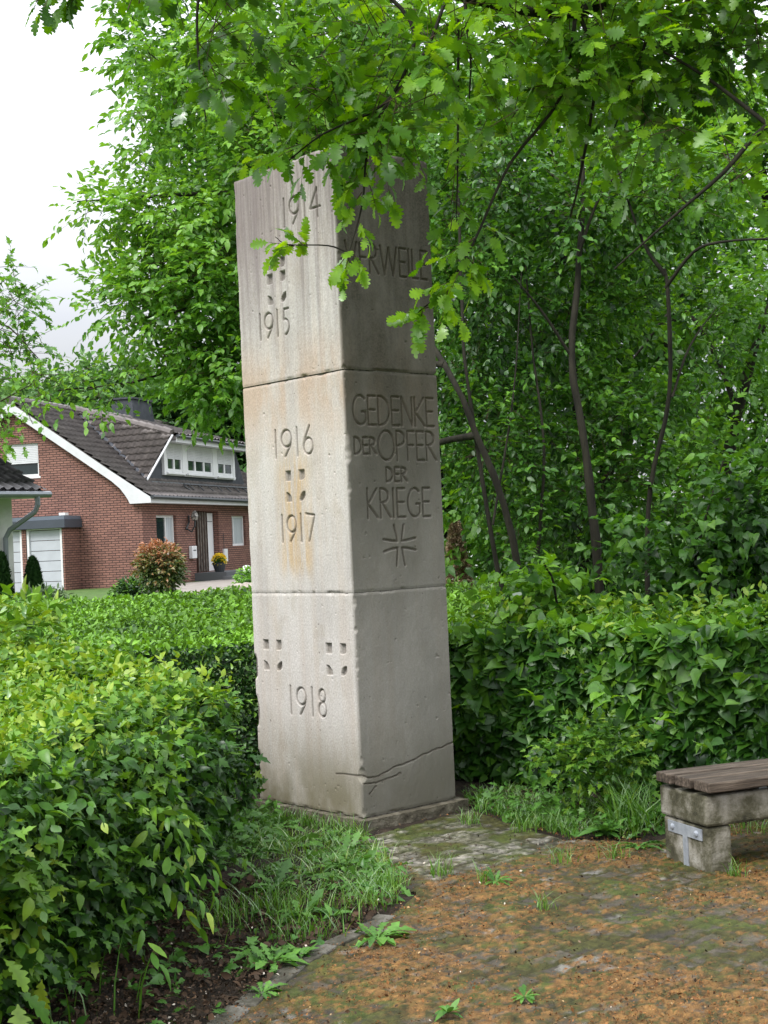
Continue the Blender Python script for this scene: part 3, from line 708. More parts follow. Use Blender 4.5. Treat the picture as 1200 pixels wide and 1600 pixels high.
M_strip = noisemat('glass_strip', [(.35, (.02, .02, .02)), (.6, (.16, .14, .12))], scale=6, stretch=(3, 3, 1), bump=.3)
HA = math.atan2(.96455742, .26387305); HC = (-7.55484562, 44., 0)
hs_ = empty('brick_house', HC, HA, 'red brick house with brown tiled roof, wide white-framed dormer and white bargeboards', 'house')
LEN, DEP, ZE, ZR, YR = 12.4, 8.7, 3.2, 6.5, 4.35
SL = (ZR-ZE)/(YR+.4)
# walls
def wall_open(x0, x1, z0, z1, holes, y, th):
    """front wall (plane y, thickness into +y) with rectangular openings, butted boxes"""
    mb = MB(); xs_ = sorted({x0, x1}|{h[0] for h in holes}|{h[1] for h in holes})
    for a, b in zip(xs_[:-1], xs_[1:]):
        hh = sorted([(h[2], h[3]) for h in holes if h[0] <= a+1e-6 and h[1] >= b-1e-6]); z = z0
        for lo, hi in hh:
            if lo > z: mb.box(a, b, y, y+th, z, lo)
            z = hi
        if z < z1: mb.box(a, b, y, y+th, z, z1)
    return mb
FH = [(1.02, 2.58, 1.35, 2.66), (4.15, 6.30, .70, 2.82), (7.56, 8.95, 1.56, 2.66)]
mb = wall_open(.0, LEN, .1, 3.1, FH, 0, .3)
mb.box(4.15, 6.30, .30, .5, .1, 3.1)                         # recess back
# gable as a polygon prism with the window hole cut by pieces
def zr(y): return ZE+SL*(y+.4)-.12 if y < YR else ZE+SL*(2*YR-y+.4)-.12
WG = (3.52, 4.72, 4.07, 5.14)
def gp(a, b, lo, hi=None):
    if hi is None:
        pts = [(a, lo), (b, lo), (b, zr(b))]+([(YR, zr(YR))] if a < YR < b else [])+[(a, zr(a))]
    else: pts = [(a, lo), (b, lo), (b, hi), (a, hi)]
    mb.prism(pts, 0, .3, 0)
gp(.30, WG[0], .1); gp(WG[1], DEP, .1); gp(WG[0], WG[1], .1, WG[2]); gp(WG[0], WG[1], WG[3])
mb.box(.0, .3, 0.0, .0001, 3.1, 3.12)
mb.box(LEN-.3, LEN, .3, DEP, .1, 3.0); mb.box(.3, LEN-.3, DEP-.3, DEP, .1, 3.0)
mb.build('wall', M_brick, hs_)
MB().box(.02, .29, .02, .29, 3.1, 3.28).build('wall', M_brick, hs_)
# tiled planes as real profile meshes
def tiled(name, O_, e1, e2, W, H, mat, clips=(), tw_=.30, th_=.34, parent=None, amp=.032, stp=.060, res=7, thick=.06):
    O_ = np.array(O_, float); e1 = nrm(np.array(e1, float)); e2 = nrm(np.array(e2, float)); n = np.cross(e1, e2)
    if n[2] < 0: n = -n
    nu = max(2, int(W/tw_*res)); u = np.linspace(0, W, nu+1); nr = int(math.ceil(H/th_)); vs = []; hs2 = []
    for r in range(nr):
        vs += [r*th_-.03, min((r+1)*th_, H+.0)]; hs2 += [stp+.02, .008]
    vs = np.array(vs); hs2 = np.array(hs2)
    U, Vv = np.meshgrid(u, vs, indexing='ij'); Hh = np.broadcast_to(hs2, U.shape)
    ph = (U/tw_) % 1; wv = amp*np.where(ph < .6, np.sin(ph/.6*math.pi)**.8*1., -.15*np.sin((ph-.6)/.4*math.pi))
    rj = _tab[(np.floor(U/tw_).astype(int)) % 64, (np.floor(Vv/th_-.01).astype(int)) % 64, 5]
    Hh = Hh+wv+rj*.008
    Pp = O_+U[..., None]*e1+Vv[..., None]*e2+Hh[..., None]*n
    a, b = U.shape; i = np.arange(a-1)[:, None]*b+np.arange(b-1)[None]
    F = np.stack([i, i+b, i+b+1, i+1], -1).reshape(-1, 4)
    base = np.array([O_, O_+e1*W, O_+e1*W+e2*H, O_+e2*H]); bb = base-n*thick*.5
    V = np.concatenate([Pp.reshape(-1, 3), bb, base]); q = a*b
    F = np.concatenate([F, np.array([(q, q+1, q+2, q+3), (q, q+4, q+5, q+1), (q+1, q+5, q+6, q+2), (q+2, q+6, q+7, q+3), (q+3, q+7, q+4, q)])])
    o = mesh_obj(name, V, F, mat, parent)
    if clips:
        bm = bmesh.new(); bm.from_mesh(o.data)
        for co, no in clips:
            bmesh.ops.bisect_plane(bm, geom=bm.verts[:]+bm.edges[:]+bm.faces[:], plane_co=co, plane_no=no, clear_outer=True)
        bm.to_mesh(o.data); bm.free()
    return o
sl_len = math.hypot(YR+.4, ZR-ZE); e2 = (0, YR+.4, ZR-ZE)
rf = tiled('roof', (-.22, -.40, ZE), (1, 0, 0), e2, LEN+.4, sl_len, M_tile, parent=hs_)
tiled('roof', (-.22, DEP+.40, ZE), (1, 0, 0), (0, -(YR+.4), ZR-ZE), LEN+.4, sl_len, M_tile, parent=hs_, res=3)
tb = Tubes(); mb = MB()
for k in range(34): mb.tube([(-.25+k*.38, YR, ZR+.03), (-.25+k*.38+.40, YR, ZR+.055)], [.13, .145], 8)
mb.build('ridge_tiles', M_tile, rf)
# bargeboard with its curved foot, fascia, soffit, gutter
zb_ = lambda y: ZE+SL*(y+.4)
top = [(-.42, 3.20), (YR, zb_(YR)-.03)]
poly = [(-.42, 3.02), (-.42, 3.19), (YR, zb_(YR)-.03), (YR, zb_(YR)-.36), (.9, zb_(.9)-.36), (.62, 3.52), (.45, 3.32), (.34, 3.14), (.30, 3.02)]
MB().prism([(-.42, 3.02), (-.42, 3.19), (.9, zb_(.9)-.03), (.9, zb_(.9)-.34), (.62, 3.52), (.45, 3.30), (.34, 3.12), (.30, 3.02)], -.23, -.19, 0).build('bargeboard', M_wht2, hs_)
MB().prism([(.9, zb_(.9)-.03), (YR, zb_(YR)-.03), (YR, zb_(YR)-.34), (.9, zb_(.9)-.34)], -.23, -.19, 0).build('bargeboard', M_wht2, hs_)
MB().prism([(YR, zb_(YR)-.03), (DEP+.42, 3.19), (DEP+.42, 2.95), (YR, zb_(YR)-.34)], -.23, -.19, 0).build('bargeboard', M_wht2, hs_)
MB().box(-.185, LEN+.1, -.42, -.39, 3.02, 3.185).build('fascia', M_wht2, hs_)
MB().box(-.185, LEN+.1, -.385, -.003, 3.03, 3.06).build('soffit', M_wht2, hs_)
MB().tube([(-.26, -.48, 3.20), (LEN, -.48, 3.17)], .065, 8).build('gutter', M_gut, hs_)
# dormer
dx0, dx1, yd = 1.35, 10.3, .45
Bp = np.array((2.55, .0, 5.33)); Ap = np.array((4.1, YR, ZR+.02)); Cp = np.array((1.32, .42, 3.80))
dm = MB(); 
dm.prism([(1.38, 3.72), (10.3, 3.72), (9.32, 5.2), (2.62, 5.2)], yd, yd+.12, 1)
dm.build('dormer_wall', M_slate, hs_)
mb = MB(); z = 3.76
dr_e2 = (0, YR-(-.12), ZR+.04-5.30)
dr = tiled('roof', (2.5, -.12, 5.30), (1, 0, 0), dr_e2, 9.9, math.hypot(YR+.12, ZR+.04-5.30), M_tile, parent=hs_, stp=.05,
      clips=[((Bp[0], -.12, 5.3), (-(Ap[1]+.12), (Ap[0]-Bp[0]), 0)), ((9.9, -.12, 5.3), (1, .2, 0))])
dr.name = 'dormer_roof'
# tiled cheek: plane through A, B, C
eb = nrm(Bp-Cp); nA = np.cross(Bp-Cp, Ap-Cp); nA = nrm(nA); e1c = nrm(np.cross([0, 0, 1.], nA)); e2c = np.cross(nA, e1c)
if e2c[2] < 0: e2c = -e2c
if np.dot(e1c, Ap-Cp) < 0: e1c = -e1c
def clipn(p, q, inside_pt):
    d = q-p; n = np.cross(d, nA)
    if np.dot(n, inside_pt-p) > 0: n = -n
    return (tuple(p), tuple(n))
cen = (Ap+Bp+Cp)/3
tiled('dormer_cheek', Cp-e1c*3, e1c, e2c, 9, 6.0, M_tile, parent=hs_, clips=[clipn(Cp, Bp, cen), clipn(Bp, Ap, cen), clipn(Ap, Cp, cen)], tw_=.25, th_=.30, amp=.035, stp=.07)
MB().tube([Cp+[0, 0, .02], Cp*.5+Ap*.5+[0, 0, .05], Ap], .085, 6).build('valley_flashing', M_slate, hs_)
mb = MB(); hv = Ap-Bp
for k in range(13):
    a = Bp+hv*(k/13.); b = Bp+hv*((k+1.06)/13.); mb.tube([a+[0, 0, .05], b+[0, 0, .075]], [.125, .145], 8)
mb.build('hip_tiles', M_tile, hs_)
MB().tube([Cp+[-.03, -.03, 0], Bp+[-.03, -.03, -.02]], .035, 6).build('verge_trim', M_wht2, hs_)
MB().box(2.62, 9.6, -.13, -.10, 5.08, 5.25).build('dormer_fascia', M_wht2, hs_)
MB().box(2.62, 9.6, -.095, yd-.003, 5.10, 5.13).build('dormer_soffit', M_wht2, hs_)
MB().tube([(2.52, -.20, 5.27), (9.65, -.20, 5.25)], .055, 8).build('dormer_gutter', M_gut, hs_)
MB().tube([(9.7, -.2, 5.2), (10.0, -.1, 5.0), (10.3, .3, 4.9)], .04, 6).build('dormer_downpipe', M_gut, hs_)
# lead flashing under the dormer and roof rail
MB().box(1.5, 10.2, .30, .46, 3.72, 3.78).build('flashing', M_zgut, hs_)
mb = MB()
rail = [(3.6, -.12, 3.50), (3.4, -.02, 3.62), (3.6, .1, 3.72), (10.0, .1, 3.72)]
mb.tube(rail, .028, 6)
for x in np.arange(4.0, 10.2, .85): mb.tube([(x, .1, 3.71), (x, -.1, 3.52)], .022, 5)
mb.build('roof_rail', M_gut, hs_)
# bay on the right of the dormer (mostly behind the pillar)
MB().prism([(10.75, 3.3), (12.3, 3.3), (12.3, 5.6), (11.6, 5.5)], -.25, -.1, 1).build('bay_wall', M_wht2, hs_)
def window(x0, x1, z0, z1, y, plane='x', divs=(), shutter=0, curtain=None, parent=hs_, fr=.075):
    """frame + panes on the front (plane x) or the gable (plane y)"""
    def bx(mb, a0, a1, c0, c1, d0, d1):
        if plane == 'x': mb.box(a0, a1, y+d0, y+d1, c0, c1)
        else: mb.box(y+d0, y+d1, a0, a1, c0, c1)
    f = MB()
    bx(f, x0, x1, z0, z0+fr, 0, .07); bx(f, x0, x1, z1-fr, z1, 0, .07)
    for a in [x0]+[d-fr/2 for d in divs]+[x1-fr]: bx(f, a, a+fr, z0+fr, z1-fr, 0, .07)
    fo_ = f.build('window', M_white, parent)
    g = MB(); bx(g, x0+.01, x1-.01, z0+.01, z1-.01, .035, .045); g.build('pane', M_glass, fo_)
    if shutter:
        s_ = MB(); n = max(2, int(shutter/.055)); a0, a1 = x0+fr*.6, x1-fr*.6
        for i in range(n):
            zz = z1-.02-shutter*(i+1)/n; bx(s_, a0, a1, zz, zz+shutter/n-.006, -.012, .012)
        s_.build('roller_shutter', M_wht2, fo_)
    if curtain:
        for a, b in curtain:
            c_ = MB(); bx(c_, a, b, z0+.07, z1-.07, .030, .034); c_.build('curtain', M_curt, fo_)
    s2 = MB(); bx(s2, x0-.05, x1+.05, z0-.06, z0-.002, -.09, .06); s2.build('sill', M_white, fo_)
    return fo_
window(1.02, 2.58, 1.35, 2.66, .10, divs=(1.95,), curtain=((2.05, 2.5),))
window(7.56, 8.95, 1.56, 2.66, .10, divs=(7.95,), curtain=((8.05, 8.85),))
window(3.52, 4.72, 4.07, 5.14, .08, 'y', shutter=.62)
# dormer windows: three units between white posts
mb = MB()
for a, b in ((2.62, 2.80), (4.14, 4.50), (6.86, 7.25), (8.83, 9.02)): mb.box(a, b, yd-.10, yd-.004, 4.02, 5.10)
mb.box(2.80, 8.83, yd-.10, yd-.004, 4.02, 4.10); mb.build('dormer_posts', M_white, hs_)
for a, b, dv in ((2.80, 4.14, (3.45,)), (4.50, 6.86, (5.25, 6.05)), (7.25, 8.83, (8.0,))):
    window(a+.01, b-.01, 4.12, 5.09, yd-.085, divs=dv, shutter=.50, fr=.12)
# door, glass strips, steps
dd_ = MB().box(5.52, 6.28, .22, .28, .72, 2.76).build('door', M_white, hs_)
for i in range(6): MB().box(5.60, 5.72, .205, .219, .85+i*.31, .85+i*.31+.2).build('door_panel', M_wht2, dd_) if i < 2 else None
MB().box(5.58, 6.2, .21, .219, 2.45, 2.47).build('door_groove', M_gut, dd_)
MB().tube([(5.62, .17, 1.5), (5.62, .17, 1.9)], .018, 6).build('handle', M_zinc, dd_)
mb = MB()
for i in range(4): mb.box(4.62+i*.22, 4.76+i*.22, .12, .28, .72, 2.80)
mb.build('glass_strips', M_strip, hs_)
mb = MB()
for i in range(5): mb.box(4.555+i*.22, 4.61+i*.22, .10, .285, .72, 2.80)
mb.build('strip_frame', plain('brown_frame', (.06, .035, .025)), hs_)
st = MB().box(3.95, 7.0, -1.15, -.003, .20, .70); st.box(3.6, 7.5, -1.55, -1.155, .2, .56)
st.build('doorstep', M_step, hs_)
# chimney, slate hung
ch = empty('chimney_root', (0, 0, 0)); bpy.data.objects.remove(ch)
mb = MB(); cx0, cx1 = 8.7, 10.4
n_r = 9
for i in range(n_r):
    a = i/n_r; b = (i+1)/n_r; e = .16*(1-a); z0_, z1_ = 5.9+1.42*a, 5.9+1.42*b
    mb.box(cx0-e, cx1+e, 4.3-e, 5.1+e, z0_, z1_+.0)
mb.build('chimney', M_slate, hs_)
MB().box(cx0-.08, cx1+.08, 4.22, 5.18, 7.33, 7.40).build('chimney_cap', M_slate, hs_)
# garage box in front of the gable
GV0 = 2.18
ga = MB(); ga.box(-1.04, -.003, GV0, GV0+.07, .1, 2.36)
ga.box(-.82, -.74, GV0+.30, 7.4, .1, 2.36); ga.box(-1.04, -.823, 3.50, 3.64, .1, 2.36); ga.box(-1.04, -.823, 4.95, 7.4, .1, 2.36)
ga.build('garage_wall', M_brick, hs_)
def gdoor(y0, y1):
    g = MB(); n = 6
    for i in range(n): g.box(-.93, -.88, y0+.08, y1-.08, .40+i*.32, .40+(i+1)*.32-.018)
    o = g.build('garage_door', M_gdoor, hs_)
    f = MB(); f.box(-1.0, -.86, y0, y0+.075, .38, 2.36); f.box(-1.0, -.86, y1-.075, y1, .38, 2.36); f.box(-1.0, -.86, y0+.075, y1-.075, 2.325, 2.36); f.build('door_frame', M_white, o)
gdoor(2.26, 3.49); gdoor(3.65, 4.94)
gr = MB(); gr.box(-1.16, -.004, GV0-.10, 7.6, 2.37, 2.62); gr.build('canopy', M_fasc, hs_)
MB().box(-1.10, -.004, GV0-.06, 7.6, 2.625, 2.74).build('canopy_rim', plain('light_slate', (.12, .145, .18)), hs_)
MB().cbox((-.9, GV0+.05, 2.79), (.12, .1, .04)).build('roof_outlet', M_white, hs_)
def hloc(x, y, z): 
    U_ = np.array([.26387305, .96455742]); V_ = np.array([-.96455742, .26387305]); p = np.array(HC[:2])+U_*x+V_*y; return (p[0], p[1], z)
# things on and beside the house
def wallthing(name, lab, cat, x, y, z): return empty(name, hloc(x, y, z), HA, lab, cat)
r = wallthing('mailbox', 'white mailbox on the brick wall left of the front door', 'mailbox', 3.72, -.02, 1.2)
MB().box(-.2, .2, -.12, .015, 0, .42).build('box', M_white, r, bevel=.02); MB().box(-.12, .12, -.128, -.121, .26, .29).build('slot', M_gut, r)
r = wallthing('meter_cover', 'small white panel low on the brick wall right of the front door', 'panel', 6.72, -.02, 1.02)
MB().box(-.16, .16, -.05, .015, 0, .45).build('cover', M_white, r); MB().tube([(-.1, -.02, .45), (-.12, -.02, 1.0)], .012, 5).build('cable', M_gut, r)
r = wallthing('wall_lantern', 'dark wrought wall lantern beside the front door', 'lantern', 3.45, -.02, 2.1)
mb = MB(); mb.tube([(0, .01, .1), (0, -.15, .0), (0, -.28, .2), (0, -.28, .45)], .03, 6); mb.tube([(-.15, -.02, .1), (0, -.06, .3), (.12, -.02, .55)], .035, 5); mb.build('bracket', M_gut, r)
MB().tube([(0, -.28, .38), (0, -.28, .5), (0, -.28, .70)], [.09, .15, .05], 6).build('lamp_head', noisemat('lamp_glass', [(.4, (.03, .03, .03)), (.6, (.4, .38, .35))], scale=9, bump=0), r)
def bush(name, lab, cat, c, rad, T, leaf, mat, n, trunk=None, tint=.5, L_=.15, group=None, col_tip=0., squash=1., clump=.25):
    r = empty(name, c, 0, lab, cat, group); F = Foliage()
    d = rdir(n); rr = rng.random(n)**.35; p = d*rr[:, None]*np.array([rad, rad, rad*squash]); lump = fbm(p*(1.6/rad)+c[0], 2)
    p = p*(.75+.5*lump[:, None])
    F.spray(T, p+np.array([0, 0, (trunk or 0)+rad*squash*.85]), nrm(d+np.array([0, 0, .3])), L_, 7, leaf, tint+col_tip*d[:, 2]+(rr-.7)*.3+(lump-.5)*.5, flat=.6)
    F.build('foliage', [mat], r)
    tb = Tubes(); h = (trunk or 0)+rad*squash
    tb.add([(0, 0, -.1), (.02, 0, h*.4), (-.02, .02, h)], .05 if trunk else .03, .015, 6)
    for k in range(5):
        a = k*1.3; tb.add([(0, 0, h*.45), (math.cos(a)*rad*.35, math.sin(a)*rad*.35, h*.75), (math.cos(a)*rad*.7, math.sin(a)*rad*.7, h*1.02)], .018, .006, 5)
    tb.build('trunk', M_bark, r); return r
r = empty('flower_pot', hloc(4.35, -.75, .70), HA, 'dark pot of yellow flowers on the doorstep', 'flower pot')
MB().tube([(0, 0, 0), (0, 0, .02), (0, 0, .30), (0, 0, .32)], [.15, .16, .24, .25], 14).build('pot', M_gut, r)
F = Foliage(); d = rdir(260, .6); F.leaves(T_oval5, d*.05+np.array([0, 0, .32]), d, rdir(260, .8), .17, rng.random(260)*.6, 0)
F.leaves(T_tiny, d*.21+np.array([0, 0, .37]), d, rdir(260, .8), .08, np.ones(260), 1)
F.build('flowers', [G_weed, leafmat('yellow_petal', [(0, (.6, .42, .02)), (1, (.75, .58, .04))])], r)
# low garden between hedge and house
G0 = .45
bush('photinia_tree', 'round photinia standard with orange-red young leaves in front of the brick house', 'tree', (-4.32, 27, .50), .38, T_oval5, .070, G_phot, 800, trunk=.42, tint=.46, col_tip=.32, L_=.16)
bush('garden_shrub', 'dark low shrub at the corner of the brick wall left of the orange tree', 'shrub', (-5.05, 28, .40), .36, T_oval5, .08, G_box, 420, tint=.4, squash=.8)
bush('lavender_bush', 'grey-green rounded bush between the conifers and the hedge', 'shrub', (-5.42, 22, .50), .34, T_lance, .09, G_grey, 480, tint=.5, squash=.7)
bush('garden_shrub', 'small green bush behind the rocks close to the pillar edge', 'shrub', (-3.55, 36.5, .42), .30, T_oval5, .08, G_beech, 200, tint=.6, squash=.8)
for (x, y_, h, lab) in ((-6.42, 23.5, 1.08, 'slim dark conifer column at the far left edge'), (-6.02, 24, .98, 'slim dark conifer standing in front of the garage door')):
    r = empty('columnar_conifer', (x, y_, .5), 0, lab, 'conifer', 'slim conifers by the garage'); F = Foliage()
    n = 3400; z_ = rng.random(n)**.8; a = rng.uniform(0, 2*math.pi, n); rr = .23*np.clip(1-z_, 0, 1)**.6*(1-.25*rng.random(n))*(1-.6*np.exp(-z_*8))
    d = np.stack([np.cos(a), np.sin(a), np.full(n, 1.1)], 1)
    F.leaves(T_lance, np.stack([rr*np.cos(a), rr*np.sin(a), z_*h], 1), nrm(d+rng.normal(0, .3, (n, 3))), np.stack([np.cos(a), np.sin(a), .2+0*a], 1), .085, rng.random(n))
    F.build('foliage', [G_coni], r); MB().tube([(0, 0, -.1), (0, 0, h*.7)], [.03, .01], 6).build('trunk', M_bark, r)
# rocks and garden lamp
M_rock = noisemat('pale_boulder', [(.3, (.16, .13, .11)), (.7, (.42, .38, .33))], scale=4, bump=.6)
def rock(loc, s, lab, grp='garden boulders'):
    bm = bmesh.new(); bmesh.ops.create_icosphere(bm, subdivisions=3, radius=1)
    cc = np.array([v.co[:] for v in bm.verts]); n = fbm(cc*1.4+loc[0]*3, 3)
    for v, k in zip(bm.verts, n): v.co *= (.6+.8*k); v.co = Vector((v.co.x*s[0], v.co.y*s[1], v.co.z*s[2]))
    me = bpy.data.meshes.new('boulder'); bm.to_mesh(me); bm.free(); me.materials.append(M_rock)
    for p_ in me.polygons: p_.use_smooth = True
    o = bpy.data.objects.new('boulder', me); COL.objects.link(o); o.location = loc; tag(o, lab, 'rock', grp)
rock((-4.62, 28.6, .72), (.30, .25, .28), 'pale upright boulder behind the orange-leaved tree')
rock((-3.75, 35.2, .50), (.25, .2, .16), 'left boulder of the two by the pillar edge'); rock((-3.42, 35, .50), (.25, .2, .15), 'right boulder of the two, nearest the pillar')
rock((-4.15, 33, .52), (.35, .2, .10), 'flat boulder left of the driveway edge')
r = empty('garden_lamp', (-3.72, 37.5, .42), 0, 'small garden post lamp beside the bush near the pillar edge', 'lamp')
MB().tube([(0, 0, 0), (0, 0, .42)], .05, 8).build('post', M_gut, r); MB().tube([(0, 0, .42), (0, 0, .5), (0, 0, .6), (0, 0, .62)], [.09, .11, .10, .03], 10).build('lamp_head', M_white, r)
# driveway and its kerb
M_drive = noisemat('driveway_paving', [(.3, (.16, .14, .12)), (.7, (.27, .245, .22))], scale=3, bump=.2)
V = [hloc(-4, -1.0, .445), hloc(-4, -7.5, .445), hloc(13, -7.5, .445), hloc(13, .0, .445), hloc(-1, .0, .445)]
V = [(-6.2, 30.2, .445), (-1.0, 30.2, .445), (1.5, 52, .445), hloc(7.5, -1.5, .445), hloc(-1.5, -.2, .445)]
tag(mesh_obj('driveway', V+[(v[0], v[1], v[2]-.05) for v in V], [(0, 1, 2, 3, 4)]+[(i, i+5, (i+1) % 5+5, (i+1) % 5) for i in range(5)], M_drive), kind='structure')
tag(MB().box(-6.2, -1.0, 30.02, 30.18, .38, .50).build('driveway_kerb', M_step), kind='structure')
# solar panel on a roof behind
r = empty('solar_house', (-9.6, 72, .4), .25, 'distant house with a tilted solar panel just showing over the ridge', 'house')
MB().box(-3, 3, -3, 3, 0, 5.0).build('wall', M_white, r)
MB().prism([(-3.4, 4.9), (3.4, 4.9), (0, 8.2)], -3.3, 3.3, 1).build('roof', M_tile, r)
MB().add([(.1, -3.45, 7.9), (.1, -2.2, 8.9), (2.9, -2.2, 6.4), (2.9, -3.45, 5.4), (.1, -3.4, 7.85), (.1, -2.15, 8.85), (2.9, -2.15, 6.35), (2.9, -3.4, 5.35)], [(0, 1, 2, 3), (4, 5, 6, 7), (0, 4, 5, 1), (1, 5, 6, 2), (2, 6, 7, 3), (3, 7, 4, 0)]).build('solar_panel', M_slate, r)

# neighbouring building at the left edge
nb = empty('neighbour_garage', (-5.77, 24.0, 0), math.radians(55), 'white building with black tiled roof, zinc gutter and downpipe cut by the left edge', 'building')
MB().box(-4, -.38, .40, 2.6, .3, 2.56).build('wall', noisemat('white_render', [(.3, (.5, .5, .48)), (.7, (.64, .64, .62))], scale=4, bump=.2), nb)
tiled('roof', (-4, .0, 2.64), (1, 0, 0), (0, 1, .58), 4.0, 2.2, M_tileb, parent=nb, tw_=.2, th_=.33, amp=.04, stp=.05)
MB().tube([(-4, -.07, 2.60), (.06, -.07, 2.60)], .055, 8).build('gutter', M_zgut, nb)
MB().tube([(-.22, -.07, 2.57), (-.22, -.07, 2.42), (-.26, -.03, 2.30), (-.55, .27, 2.02), (-.60, .33, 1.88), (-.60, .33, .3)], .045, 8).build('downpipe', M_zgut, nb)
MB().box(-4, -.0, -.0, .4, 2.55, 2.578).build('soffit', M_wht2, nb)

# behind the pillar on the right: brown conifer and a pale wall
c = at(716, 925, 15.5)
r = empty('dry_conifer', (c[0], 15.5, .1), 0, 'cone-shaped shrub with dry brown leaves just right of the pillar', 'conifer'); F = Foliage()
n = 3000; z_ = rng.random(n)**.9; a = rng.uniform(0, 2*math.pi, n); rr = .22*(1-z_)**.7*(.5+.5*rng.random(n))
h = at(716, 812, 15.5)[2]-.6
F.leaves(T_oval5, np.stack([rr*np.cos(a), rr*np.sin(a), .5+z_*h], 1), nrm(np.stack([np.cos(a), np.sin(a), .4+0*a], 1)+rng.normal(0, .4, (n, 3))), rdir(n, .5), .05, rng.random(n))
F.build('foliage', [G_brown], r); MB().tube([(0, 0, -.1), (0, 0, 1.3)], [.04, .01], 6).build('trunk', M_bark, r)
c = at(712, 835, 34)
wl = empty('white_shed', (c[0]-.6, 34, .4), .1, 'white wall with a pale blue ledge glimpsed between the pillar and the brown conifer', 'shed')
MB().box(-1.5, 1.2, 0, 2, 0, 2.0).build('wall', M_white, wl); MB().box(-1.55, 1.25, -.06, -.004, .95, 1.1).build('ledge', plain('pale_blue', (.45, .52, .65)), wl)
MB().prism([(-1.7, 2.0), (1.4, 2.0), (1.4, 2.12), (-1.7, 2.3)], -.2, 2.2, 1).build('roof', M_slate, wl)
# ------------------------------------------------------------------ hedges
def hedge_stems(a, b, n, zt, parent, name='stems', spread=.25):
    tb = Tubes(); a = np.array(a, float); b = np.array(b, float)
    for i in range(n):
        p = a+(b-a)*rng.random()+np.append(rng.normal(0, spread, 2), 0); p[2] = -.02
        q = p+np.append(rng.normal(0, .15, 2), zt*.5); r = q+np.append(rng.normal(0, .15, 2), zt*.38)
        tb.add([p, q, r], .012, .004, 5)
        for _ in range(2):
            s = p+(q-p)*rng.random(); tb.add([s, s+np.append(rng.normal(0, .12, 2), .25), s+np.append(rng.normal(0, .25, 2), .45)], .006, .002, 4)
    return tb.build(name, M_twig, parent)
MI = [G_hedge, G_lind]
# left mixed hedge
lh = empty('mixed_hedge', (0, 0, 0), 0, 'large bushy mixed-leaf hedge filling the lower left beside the dark soil bed', 'hedge')
F = Foliage()
B0, B1 = (-1.75, 3.0, .12), (-.82, 6.72, .16)
T0, T1 = (-1.58, 3.0, .88), (-.73, 6.72, .86)
E1b, E1t = (-1.6, 8.5, .1), (-1.62, 8.5, .98)
fo = (.97, -.22, .1)
hedge_patch(F, T_maple, (-1.85, 3.0, .0), (-.92, 6.65, .04), (-.84, 6.65, .5), (-1.72, 3.0, .5), fo, 13000, .052, .34, .30, bump=.06, seed=31)
hedge_patch(F, T_oval5, (-1.85, 3.0, .0), (-.92, 6.65, .04), (-.84, 6.65, .5), (-1.72, 3.0, .5), fo, 5000, .06, .36, .30, bump=.06, seed=31)
hedge_patch(F, T_maple, (-1.95, 3.0, .0), (-1.0, 6.5, .0), (-.9, 6.5, .9), (-1.85, 3.0, .9), fo, 9000, .06, .25, .2, bump=.03, seed=33)
hedge_patch(F, T_maple, B0, B1, T1, T0, fo, 17000, .043, .36, .22, bump=.14, seed=1)
hedge_patch(F, T_oval5, B0, B1, T1, T0, fo, 6000, .052, .40, .20, bump=.16, seed=1)
hedge_patch(F, T_maple, B1, E1b, E1t, T1, (.85, .5, .1), 7000, .045, .36, .2, bump=.06, seed=2)
hedge_patch(F, T_oval5, B1, E1b, E1t, T1, (.85, .5, .1), 3000, .05, .38, .2, bump=.06, seed=2)
# top, front strip and rising back part
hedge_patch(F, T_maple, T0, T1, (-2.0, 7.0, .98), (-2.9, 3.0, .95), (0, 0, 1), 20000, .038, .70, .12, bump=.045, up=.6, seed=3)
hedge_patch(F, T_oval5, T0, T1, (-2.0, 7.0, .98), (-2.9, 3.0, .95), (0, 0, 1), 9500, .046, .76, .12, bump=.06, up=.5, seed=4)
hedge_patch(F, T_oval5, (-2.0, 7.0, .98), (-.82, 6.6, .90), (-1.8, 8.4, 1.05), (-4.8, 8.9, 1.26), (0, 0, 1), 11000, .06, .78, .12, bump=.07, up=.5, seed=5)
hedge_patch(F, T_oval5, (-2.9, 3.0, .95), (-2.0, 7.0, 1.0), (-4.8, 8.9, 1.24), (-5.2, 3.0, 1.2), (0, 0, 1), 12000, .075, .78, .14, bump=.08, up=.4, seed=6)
# rounded shoulder along the front edge
for k in range(3):
    f_ = k/3.; zc = .80+.06*k
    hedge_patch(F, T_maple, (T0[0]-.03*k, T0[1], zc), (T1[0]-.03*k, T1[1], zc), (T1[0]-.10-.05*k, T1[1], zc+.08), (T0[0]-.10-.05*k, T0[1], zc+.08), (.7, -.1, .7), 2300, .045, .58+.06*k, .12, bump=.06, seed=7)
# sprays pushing out of the side
N = 520; u = rng.random((N, 1))*.86; v = rng.random((N, 1))**.8
pb = (np.array(B0)*(1-u)+np.array(B1)*u)*(1-v)+(np.array(T0)*(1-u)+np.array(T1)*u)*v+rng.normal(0, .05, (N, 3))
dd = nrm(np.array([.8, -.3, .1])+rng.normal(0, .55, (N, 3)))
F.spray(T_maple, pb[:340], dd[:340], .20, 8, .050, .45+(fbm(pb[:340]*2, 2)-.5), droop=.06, flat=.5)
F.spray(T_oval5, pb[340:], dd[340:], .20, 9, .055, .42+(fbm(pb[340:]*2, 2)-.5), droop=.06, flat=.5)
